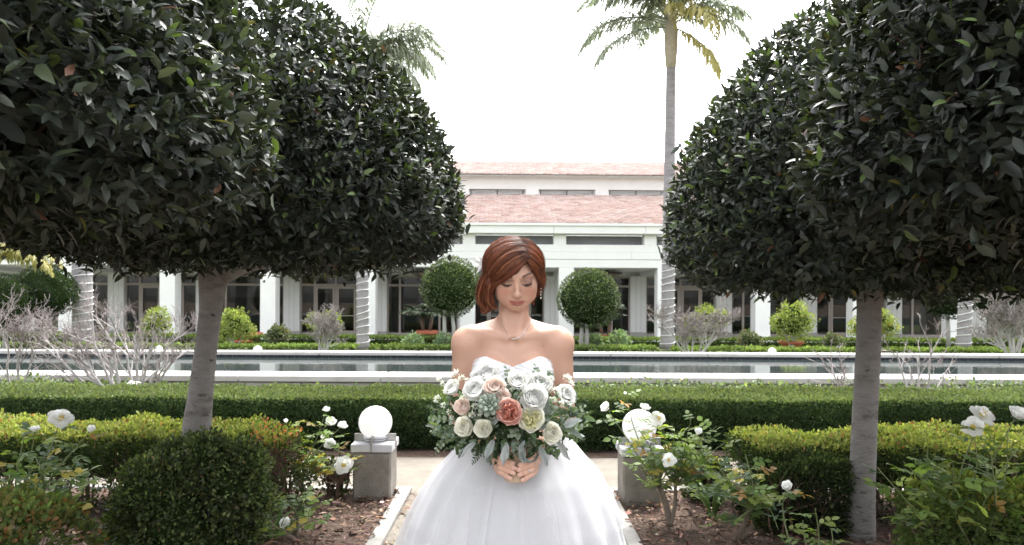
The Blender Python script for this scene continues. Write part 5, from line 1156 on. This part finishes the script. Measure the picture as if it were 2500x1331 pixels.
def strands(Ga, Gb, n, r0, loose, curl=0., endf=1.):
    global nb
    for i in range(n):
        u = ra.random(); Pp = smoothpath(guide(Ga, Gb, u) + ra.normal(0, .0022, (len(Ga), 3)), 18); k = len(Pp); t_ = np.linspace(0, 1, k)
        if Ga[0][0] < .032 and Ga[-1][0] < 0: Pp[:, 2] = np.where(Pp[:, 2] < -.06, -.06 + (Pp[:, 2]+.06)*.72, Pp[:, 2])
        d = Pp - HC; e = np.linalg.norm(d/HR, axis=1); lift = 1 + ra.normal(.0, .016) + .022*math.sin(u*34 + ra.normal(0, .4))
        w_ = np.clip((Pp[:, 2] + .03)/.05, 0, 1); sc = w_*(lift/e) + (1-w_)*(1 + ra.normal(0, .02)); Q = HC + d*np.maximum(sc, .9)[:, None]
        Q += (t_**2)[:, None]*ra.normal(0, loose, 3); ph = ra.uniform(0, 6.28)*.3 + u*6
        wv = .0045*np.sin(t_*10 + u*9 + ph)*np.clip(t_*2.5 - .5, 0, 1); Q[:, 0] += wv; Q[:, 2] += wv*.5
        Q[:, 0] += curl*np.clip(t_-.6, 0, 1)*np.sin(t_*13 + ph); Q[:, 1] += curl*np.clip(t_-.6, 0, 1)*np.cos(t_*13 + ph)
        end = endf - .34*ra.random()**1.4; Q = Q[:max(8, int(k*end))]; tv, tf = tube(h2b(Q), np.linspace(r0, r0*.45, len(Q)), 3, False)
        c = np.array([(.13,.038,.017),(.19,.062,.026),(.07,.021,.011),(.28,.115,.055)][ra.choice(4, p=[.36,.32,.22,.1])])*ra.normal(1, .15)*(1 + .35*math.sin(u*47))
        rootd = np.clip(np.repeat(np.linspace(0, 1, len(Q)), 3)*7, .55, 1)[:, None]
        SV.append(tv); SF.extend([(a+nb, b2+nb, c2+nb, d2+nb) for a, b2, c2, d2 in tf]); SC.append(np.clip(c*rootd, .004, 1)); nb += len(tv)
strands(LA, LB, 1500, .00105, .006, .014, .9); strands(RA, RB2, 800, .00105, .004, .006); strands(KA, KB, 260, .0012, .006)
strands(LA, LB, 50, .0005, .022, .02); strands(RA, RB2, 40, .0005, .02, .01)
def lock(path, n, sp, r0=.001):
    global nb
    base = smoothpath(path, 22); k = len(base)
    if path[0][0] < 0: base[:, 2] = np.where(base[:, 2] < -.06, -.06 + (base[:, 2]+.06)*.72, base[:, 2])
    for i in range(n):
        a = ra.uniform(0, 6.28); rr_ = sp*math.sqrt(ra.random()); tw = ra.normal(2.2, .4); t_ = np.linspace(0, 1, k); w_ = np.sin(np.pi*np.clip(t_*.8 + .18, 0, 1))*.9 + .1
        Q = base + (np.stack([np.cos(a + tw*t_), np.sin(a + tw*t_), .25*np.sin(a + tw*t_)], 1)*(rr_*w_)[:, None]) + ra.normal(0, .0012, 3); Q = Q[:max(10, int(k*(1 - .3*ra.random()**2)))]
        tv, tf = tube(h2b(Q), np.linspace(r0, r0*.4, len(Q)), 3, False); c = np.array([(.13,.038,.017),(.2,.066,.028),(.07,.021,.011),(.32,.14,.07)][ra.choice(4, p=[.34,.34,.18,.14])])*ra.normal(1, .15)
        SV.append(tv); SF.extend([(p+nb, q+nb, r+nb, s+nb) for p, q, r, s in tf]); SC.append(np.clip(np.tile(c, (len(tv), 1)), .004, 1)); nb += len(tv)
for pth_, n_, sp_ in (([(-.09,-.035,.01),(-.102,-.03,-.03),(-.112,-.03,-.065),(-.112,-.036,-.098),(-.099,-.046,-.121),(-.083,-.05,-.114)], 150, .013),
        ([(-.082,-.055,-.01),(-.091,-.055,-.045),(-.091,-.056,-.08),(-.079,-.06,-.106),(-.067,-.06,-.112),(-.064,-.058,-.1)], 120, .011),
        ([(-.1,.01,.0),(-.115,.0,-.04),(-.121,-.006,-.08),(-.119,-.01,-.104),(-.128,-.012,-.122)], 110, .012),
        ([(-.084,-.045,-.04),(-.08,-.05,-.085),(-.088,-.05,-.12),(-.103,-.048,-.137),(-.112,-.046,-.128),(-.106,-.046,-.116)], 120, .011),
        ([(-.095,.01,-.02),(-.1,.0,-.07),(-.094,-.01,-.11),(-.082,-.02,-.133)], 110, .013),
        ([(.085,-.02,-.01),(.09,-.006,-.04),(.083,.008,-.066),(.072,.016,-.085),(.07,.02,-.094)], 70, .008),
        ([(.07,.02,-.05),(.068,.025,-.085),(.06,.03,-.11),(.066,.03,-.13)], 60, .009)): lock(pth_, n_, sp_)
bpart('strands', np.concatenate(SV), np.array(SF), M_HAIR, True, np.concatenate(SC), hair, 'stuff')
# wispy flyaways over the crown
fl = MB()
for i in range(16):
    a = ra.uniform(0, 6.28); s0 = HC + HR*nrm(np.array([.6*math.cos(a), .6*math.sin(a), 1.])); e = s0 + np.array([ra.normal(0, .012), ra.normal(0, .02), ra.uniform(.002, .014)]); fl.tube(smoothpath([h2b(s0), h2b((s0+e)/2 + np.array([0,0,.008])), h2b(e)], 7), .00035, 3, False)
M_FLY = mat('loose_hair', (.12,.045,.02), rough=.4); bpart('flyaway_hair', fl.V, fl.F, M_FLY, parent=hair, kind='stuff')
# lashes
M_LASH = mat('lash', (.008,.006,.006), rough=.5)
for q in (-1, 1):
    m = MB(); arc = []
    for u in np.linspace(-1, 1, 9):
        x = q*.0315 + .0165*u; z = -.0055 - .0062*math.cos(u*1.35); y = -.0685 - .0147*math.sqrt(max(.05, 1 - (u*.93)**2*.82 - (z/.0128)**2*.15)); arc.append((x, y, z))
    m.tube([h2b(p) for p in arc], [.0008,.0014,.0018,.002,.002,.002,.0018,.0014,.0008], 5)
    for u in np.linspace(-.9, .9, 15):
        i = (u+1)/2*8; k = min(7, int(i)); p = np.array(arc[k]) + (np.array(arc[k+1]) - np.array(arc[k]))*(i-k); tip = p + np.array([u*.003 + q*.0018, -.006, -.0035]); m.tube([h2b(p), h2b((p+tip)/2 + np.array([0,-.0006,-.0008])), h2b(tip)], [.0005,.0004,.0002], 3, False)
    bpart('eyelashes', m.V, m.F, M_LASH)
# necklace with a curved bar, drop earring, white hair flower, ring
M_SILVER = mat('silver', (.75,.74,.72), rough=.2, metal=1.)
def onbody(px, py, Y=2.235, e=.002):
    p = P(px, py, Y) - Vector(OFS); return np.array((p.x, surf_y(p.x, p.z) - e, p.z))
nk = MB(); ch = [onbody(x, y) for x, y in ((1222,778),(1228,796),(1234,808),(1241,820),(1247,828))]; nk.tube(smoothpath(ch, 14), .0006, 4)
ch2 = [onbody(x, y) for x, y in ((1298,776),(1295,790),(1290,802),(1283,812))]; nk.tube(smoothpath(ch2, 12), .0006, 4)
for q in list(smoothpath(ch, 9)) + list(smoothpath(ch2, 8)): nk.lathe([(.0001,-.0012),(.0012,0),(.0001,.0012)], q, 6)
ne = bpart('necklace', nk.V, nk.F, M_SILVER)
bar = [onbody(x, y, e=.003) for x, y in ((1247,828),(1258,828),(1271,822),(1283,812))]; bv, bf = tube(smoothpath(bar, 12), .0015, 6); bpart('bar_pendant', bv, bf, M_SILVER, parent=ne)
er = MB(); e0 = h2b((.0815,-.03,-.044)); er.tube([e0, e0 + np.array([0,-.004,-.012]), e0 + np.array([.0005,-.004,-.03])], .0006, 4)
for dz, r in ((0,.0022),(-.012,.0018),(-.02,.0026),(-.031,.0034)): er.lathe([(.0002,-r*1.3),(r,0),(.0002,r*1.1)], e0 + np.array([0,-.003,dz]), 8)
bpart('earring', er.V, er.F, M_SILVER)
hfm = MB(); c0 = h2b((-.103,.02,.028))
for i in range(11):
    a = i*.57; d = nrm(np.array([-.7 + .3*math.cos(a*3), .5*math.cos(a) - .1, .8*math.sin(a)])); L = .02 + .012*(i % 3); s = nrm(np.cross(d, (0, 1, .2)))*.005
    hfm.add([c0, c0 + d*L*.5 + s, c0 + d*L, c0 + d*L*.5 - s, c0 + d*L*.5 + np.array([0,-.003,0])], [(0,1,4),(1,2,4),(2,3,4),(3,0,4)])
bpart('hair_flower', hfm.V, hfm.F, M_STRING)
p1, p2, p3 = FING[6]; rc = p1*.55 + p2*.45; ax_ = nrm(p2 - p1); rg = MB(); u_ = nrm(np.cross(ax_, (0,0,1))); v_ = np.cross(ax_, u_)
rg.tube([rc + .0087*(math.cos(a)*u_ + math.sin(a)*v_) for a in np.linspace(0, 6.28, 17)], .0011, 5, False); rg.lathe([(.0001,-.002),(.0026,0),(.002,.0014),(.0001,.0018)], rc + np.array([0,-.0102,.002]), 8)
bpart('ring', rg.V, rg.F, M_SILVER)
# ---------------------------------------------------------------- the bouquet she holds
bq_o = np.array(P(1262, 1172, 2.05)); BQ = thing('bridal_bouquet', "large loose bouquet of white, cream and coral roses in the bride's hands", 'bouquet', tuple(bq_o))
bqc = np.array(P(1246, 1050, 2.17))
def bY(x, y): return 1.945 + .13*((x - 1240)/190)**2 + .07*((y - 1020)/120)**2
def bp_(x, y, dy=0.): return P(x, y, bY(x, y) + dy)
M_WRAP = mat('kraft_wrap', (.42,.31,.22), (.5,.38,.28), .85, 12, bump=.2, bscale=90)
hz0, hz1 = P(1262, 1172, 2.05).z, .965; hx_ = BX + HX; hy_ = BY_ + HY
V_, F_ = lathe([(.033,hz0),(.0345,hz0+.004),(.033,hz0+.03),(.031,hz0+.07),(.03,hz1)], (hx_, hy_, 0), 18); mk('stem_wrap', V_, F_, M_WRAP, BQ, True)
st = MB()
for i in range(24):
    e = bp_(random.uniform(1130, 1360), random.uniform(930, 1090), .08); st.tube(smoothpath([(hx_+random.gauss(0,.012), hy_+random.gauss(0,.01), hz1-.03), (hx_*.6+e.x*.4, hy_*.5+e.y*.5, hz1*.5+e.z*.5-.02), tuple(e)], 6), .0025, 5, False)
st.obj('stem', M_STEM, BQ, True, 'stuff')
PC = [petal_mesh('cream_petal', .74, 1., .3, .1, .42, .015, (.84,.84,.7), (.88,.87,.8), seed=s) for s in range(3)]
PWH = [petal_mesh('white_petal', .74, 1., .32, .05, .44, .012, (.86,.87,.8), (.9,.9,.89), seed=s+5) for s in range(3)]
PB = [petal_mesh('blush_petal', .74, 1., .3, .1, .42, .02, (.86,.7,.61), (.89,.8,.74), seed=s+9) for s in range(3)]
PK = [petal_mesh('coral_petal', .78, 1., .3, .03, .36, .015, (.76,.43,.36), (.82,.6,.53), seed=s+12) for s in range(3)]
PKI = [petal_mesh('coral_inner_petal', .5, 1., .2, .05, .2, .12, (.62,.24,.17), (.76,.42,.33), seed=s+15) for s in range(3)]
PCI = [petal_mesh('cream_inner_petal', .5, 1., .2, .05, .2, .12, (.7,.68,.3), (.85,.83,.62), seed=s+18) for s in range(3)]
def bloom(x, y, r, kind, pet, name, label=None, inner=None, dy=0., face=.55):
    c = bp_(x, y, dy); ax = (np.array(c) - bqc); ax = ax/np.linalg.norm(ax) + np.array((0, -face, .12))
    return flower(BQ, name, c, tuple(ax), r*c.y/FPX*1.12, kind, pet, label, inner, jit=5.)
bloom(1303,971,30,'ranunculus',PWH,'ranunculus','large dense white ranunculus')
bloom(1242,1007,29,'garden',PK,'garden_rose','ruffled coral garden rose',(PKI,30))
bloom(1296,1024,29,'garden',PC,'garden_rose','open cream garden rose with ruffled heart',(PCI,26))
bloom(1135,1044,25,'rose',PC,'rose'); bloom(1182,1048,23,'rose',PC,'rose'); bloom(1346,1057,25,'rose',PC,'rose')
bloom(1208,945,26,'rose',PB,'rose','pale peach rose'); bloom(1161,952,26,'ranunculus',PWH,'ranunculus'); bloom(1190,915,27,'ranunculus',PWH,'ranunculus',dy=.05)
bloom(1264,930,25,'rose',PWH,'rose','pure white rose'); bloom(1319,936,26,'ranunculus',PWH,'ranunculus',dy=.02); bloom(1380,964,25,'rose',PWH,'rose','white rose at the right edge',dy=.02)
bloom(1130,993,20,'rose',PB,'rose','small peach rose'); bloom(1106,948,22,'rose',PWH,'rose','white rose at the left edge',dy=.03); bloom(1228,968,17,'rose',PB,'rose','peach rosebud'); bloom(1165,920,18,'rose',PWH,'rose',dy=.04)
# succulent rosette
sc = bp_(1193, 987, -.01); sr = 29*sc.y/FPX; BS = axis_matrix(sc, tuple((np.array(sc) - bqc)/np.linalg.norm(np.array(sc) - bqc) + np.array((-.1, -.5, .25))))
su = mk('succulent', np.array([BS @ Vector(v) for v in MB().lathe([(.001,-.3*sr),(.2*sr,-.1*sr),(.001,.2*sr)], n=8).V]), MB().lathe([(.001,-.3*sr),(.2*sr,-.1*sr),(.001,.2*sr)], n=8).F, M_CALYX, BQ, True)
sl_ = MB()
for u, w_, t_ in ((0,.1,.1),(.3,.2,.16),(.62,.29,.17),(.85,.24,.12),(1.,.03,.02)):
    for k in range(6): a = k*math.pi/3; sl_.V.append((w_*math.cos(a), t_*.5*math.sin(a) + .12*u*u, u))
sl_.F = [(j*6+k, j*6+(k+1) % 6, (j+1)*6+(k+1) % 6, (j+1)*6+k) for j in range(4) for k in range(6)] + [tuple(range(24, 30))]
cc = np.array([(.14,.185,.145) if v[2] < .8 else (.22,.26,.2) for v in sl_.V]); SUC = mesh_data('succulent_leaf', sl_.V, sl_.F, leafmat('succulent_skin', .5, .35, .08), True, cc)
for n_, tilt, s_ in ((5,10,.42),(6,32,.62),(8,54,.85),(9,76,1.)):
    for i in range(n_): place('leaf', SUC, BS @ Matrix.Rotation(2*math.pi*(i + .5*(n_ % 2))/n_ + tilt, 4, 'Z') @ Matrix.Translation((0, .05*sr, -.1*sr)) @ Matrix.Rotation(-R(tilt + random.gauss(0, 4)), 4, 'X') @ Matrix.Scale(sr*s_*1.05, 4), su)
# fluffy white florets
def floret(x, y, r, dy=0., col=((.8,.82,.74),(.72,.78,.62))):
    c = bp_(x, y, dy); ax = nrm(np.array(c) - bqc + np.array((0, -.08, .03))); q = 1.0*r*c.y/FPX; n_ = 60; d = rand_dirs(n_); d = d[(d @ ax) > -.25]; k = len(d); out = nrm(d + ax*.5)
    Vv, Ff, _ = scatter(*mini_leaf(1., .34, .1), frames(out, rand_dirs(k))*(q*rng.uniform(.45, .75, k))[:, None, None], np.array(c) + out*q*.35)
    return mk('astrantia', Vv, Ff, M_PETAL, BQ, False, np.repeat(mixcol(col, (2, 1), k, .06), 4, axis=0))
for x, y, r in ((1071,976,15),(1085,990,10),(1115,915,17),(1075,928,12),(1082,938,10),(1381,927,17),(1392,938,12),(1160,993,12),(1155,1013,13),(1356,955,14),(1348,977,14),(1131,973,12),(1098,1006,10),(1104,1020,9),(1172,1012,9),(1113,935,12),(1369,986,12),(1285,912,10),(1345,925,10),(1128,925,12),(1332,900,8),(1388,990,11),(1090,957,10),(1140,930,9),(1250,952,8)):
    floret(x, y, r)
# foliage: silver lamb's-ear leaves, eucalyptus sprigs, dark small-leaved sprigs
M_SILV = leafmat('silver_leaf', .8, .2, .12, (1, 1, .9))
def bigleaf(p, d, L, W, bend, twist, seed, name='silver_leaf', col=(.42,.46,.43)):
    r = np.random.default_rng(seed); d = nrm(np.array(d, float)); side = nrm(np.cross(d, (0, -1, .15))); up = np.cross(side, d); V_ = []; nn = 9
    pts = [np.array(p, float)]; dd = d.copy()
    for i in range(nn-1): dd = nrm(dd + np.array((0, 0, -bend/nn)) + up*.03*r.normal()); pts.append(pts[-1] + dd*L/(nn-1))
    for i, q in enumerate(pts):
        u = i/(nn-1); w_ = W*math.sin(math.pi*min(.97, .1 + .87*u))**.8; a = twist*u; s = side*math.cos(a) + up*math.sin(a); nn_ = np.cross(s, d)
        for k in range(5): t_ = (k-2)/2; V_.append(q + s*w_*t_ + nn_*w_*.45*t_*t_ + nn_*.003*math.sin(9*u + k*2))
    F_ = [(j*5+k, j*5+k+1, (j+1)*5+k+1, (j+1)*5+k) for j in range(nn-1) for k in range(4)]
    c = np.tile(np.array(col), (len(V_), 1))*(1 - .18*(np.abs(np.arange(len(V_)) % 5 - 2) == 0))[:, None]
    return mk(name, V_, np.array(F_), M_SILV, BQ, True, c)
for i, (x, y, dx, dz, L, W, b_) in enumerate(((1378,1040,1,.5,.055,.013,.2),(1392,1052,1,-.1,.045,.011,.5),(1205,1075,-.5,-1,.06,.011,.4),(1238,1085,-.2,-1,.06,.012,.3),(1214,990,.1,1,.045,.011,-.2),
        (1205,1035,.3,.9,.035,.010,0),(1272,1085,.2,-1,.055,.011,.3),(1332,1012,.2,1,.05,.012,-.2),(1318,1090,.5,-1,.06,.010,.4),(1360,1078,.8,-.8,.065,.010,.5),(1268,1022,-.2,.8,.04,.010,0),(1325,1050,-.1,1,.04,.012,0),(1160,1080,-.8,-.6,.055,.009,.4))):
    bigleaf(bp_(x, y, .012), (dx, -.25, dz), L, W, b_, random.uniform(-1.6, 1.6), i, col=((.34,.37,.355),(.22,.26,.235),(.28,.315,.3))[i % 3])
# one lamb's-ear leaf curled into a loop above the fingers
a0 = np.array(bp_(1275, 1085, -.01)); V_ = []
for i in range(15):
    a = -1.9 + 4.6*i/14; q = np.array(bp_(1292 + 24*math.sin(a+math.pi)*-1*-1, 1103 + 24*math.cos(a+math.pi)*-1, -.015 - .012*math.sin(a)))
    for k in (-1, 0, 1): V_.append(q + np.array((0, .012*k, .002*abs(k))) + np.array((0, 0, .0035*k)))
mk('silver_leaf', V_, np.array([(j*3+k, j*3+k+1, (j+1)*3+k+1, (j+1)*3+k) for j in range(14) for k in range(2)]), M_SILV, BQ, True, np.tile(np.array((.25,.285,.265)), (45, 1)))
ELV, ELF = leaf_shape(1., .72, .08, .1); SLV, SLF = leaf_shape(1., .4, .1, .15)
M_EUC = leafmat('eucalyptus_leaf', .6, .3, .2, obj_random=True)
EUC = [mesh_data('eucalyptus_leaf', ELV, ELF, M_EUC, True, np.tile(np.array(c), (8, 1))) for c in ((.17,.215,.165),(.23,.275,.22),(.12,.165,.115))]
SPR = [mesh_data('sprig_leaf', SLV, SLF, M_EUC, True, np.tile(np.array(c), (8, 1))) for c in ((.07,.12,.05),(.11,.17,.07),(.05,.08,.045),(.035,.055,.035))]
stm = MB(); nleaf = [0]
def sprig(x0, y0, x1, y1, n_, meshes, size, dy0=.03, dy1=0., bend=.0):
    a, b = np.array(bp_(x0, y0, dy0)), np.array(bp_(x1, y1, dy1)); pp = smoothpath([a, (a+b)/2 + np.array((random.gauss(0,.006), -.006, bend)), b], 12); stm.tube(pp, np.linspace(.0013, .0007, 12), 4, False)
    for i in range(n_):
        u = .2 + .8*i/(n_-1); k = min(10, int(u*11)); p = pp[k] + (pp[k+1]-pp[k])*(u*11-k); t_ = nrm(pp[k+1]-pp[k])
        for s in (-1, 1):
            if i == n_-1 and s == 1: continue
            sd_ = nrm(np.cross(t_, (0, -1, .2)))*s; d = nrm(t_*.6 + sd_*random.uniform(.7, 1.1) + np.array((0, random.gauss(-.2, .3), random.gauss(0, .2)))); up = nrm(np.array((random.gauss(0,.3), -1, .5)))
            Mm = frames(d[None], up[None])[0]*size*random.uniform(.75, 1.2)*(1.1 - .45*u); X = Matrix([list(Mm[r]) + [p[r]] for r in range(3)] + [[0,0,0,1]]); place('leaf', random.choice(meshes), X, BQ); nleaf[0] += 1
for a in ((1245,960,1237,898,6,.019),(1235,970,1258,915,5,.017),(1318,930,1308,892,4,.018),(1330,935,1345,908,4,.018),(1255,985,1270,950,5,.018),(1275,980,1265,960,4,.018),(1120,1030,1050,1018,5,.018),(1120,1060,1054,1050,6,.016),(1110,1050,1062,1105,6,.016),
          (1350,1020,1428,995,6,.018),(1360,1040,1432,1042,6,.018),(1175,1030,1150,1012,4,.015),(1180,1035,1200,1022,4,.015),(1230,1070,1238,1115,6,.017),(1215,1080,1196,1130,7,.015),(1260,1070,1262,1112,5,.018),(1340,1010,1352,990,5,.02),(1350,1025,1345,1000,5,.02),(1270,1055,1245,1060,4,.02),(1380,1000,1410,965,5,.017)):
    sprig(*a[:5], EUC, a[5])
DKS = [SPR[2], SPR[3]]
for a in ((1160,1080,1118,1115,9,.014,DKS),(1170,1085,1152,1130,9,.014,DKS),(1140,1075,1085,1098,8,.014,SPR),(1125,1065,1068,1080,8,.015,SPR),(1100,1000,1056,972,6,.014,SPR),(1110,1010,1042,990,7,.013,SPR),(1385,1010,1440,1008,7,.014,SPR),(1375,1060,1425,1075,7,.014,SPR),
          (1150,1070,1160,1105,7,.013,DKS),(1200,1075,1180,1112,7,.014,SPR),(1330,1080,1350,1108,6,.014,SPR),(1290,1070,1300,1110,7,.014,DKS),(1100,1040,1065,1060,6,.014,SPR)):
    sprig(*a[:5], a[6], a[5])
stm.obj('sprig_stem', M_STEM, BQ, True, 'stuff')
n = 1500; px_ = rng.normal(1240, 88, n).clip(1062, 1425); py_ = rng.normal(1030, 46, n).clip(930, 1118); ok = ((px_-1242)/185)**2 + ((py_-1028)/92)**2 < 1; px_, py_ = px_[ok], py_[ok]; n = len(px_)
p = np.array([bp_(a, b, random.uniform(.025, .13)) for a, b in zip(px_, py_)]); out = nrm(p - bqc + np.array((0, -.05, 0)))
Vv, Ff, c = scatter(SLV, SLF, frames(nrm(out + rng.normal(0, .6, (n, 3))), nrm(np.array((0, -1, .5)) + rng.normal(0, .5, (n, 3))))*(.03*rng.normal(1, .2, n).clip(.5, 1.6))[:, None, None], p, mixcol([(.06,.1,.045),(.1,.15,.08),(.16,.22,.17),(.035,.055,.03)], [3,3,2,2], n, .15))
mk('foliage', Vv, Ff, M_SOFT, BQ, True, c, kind='stuff')
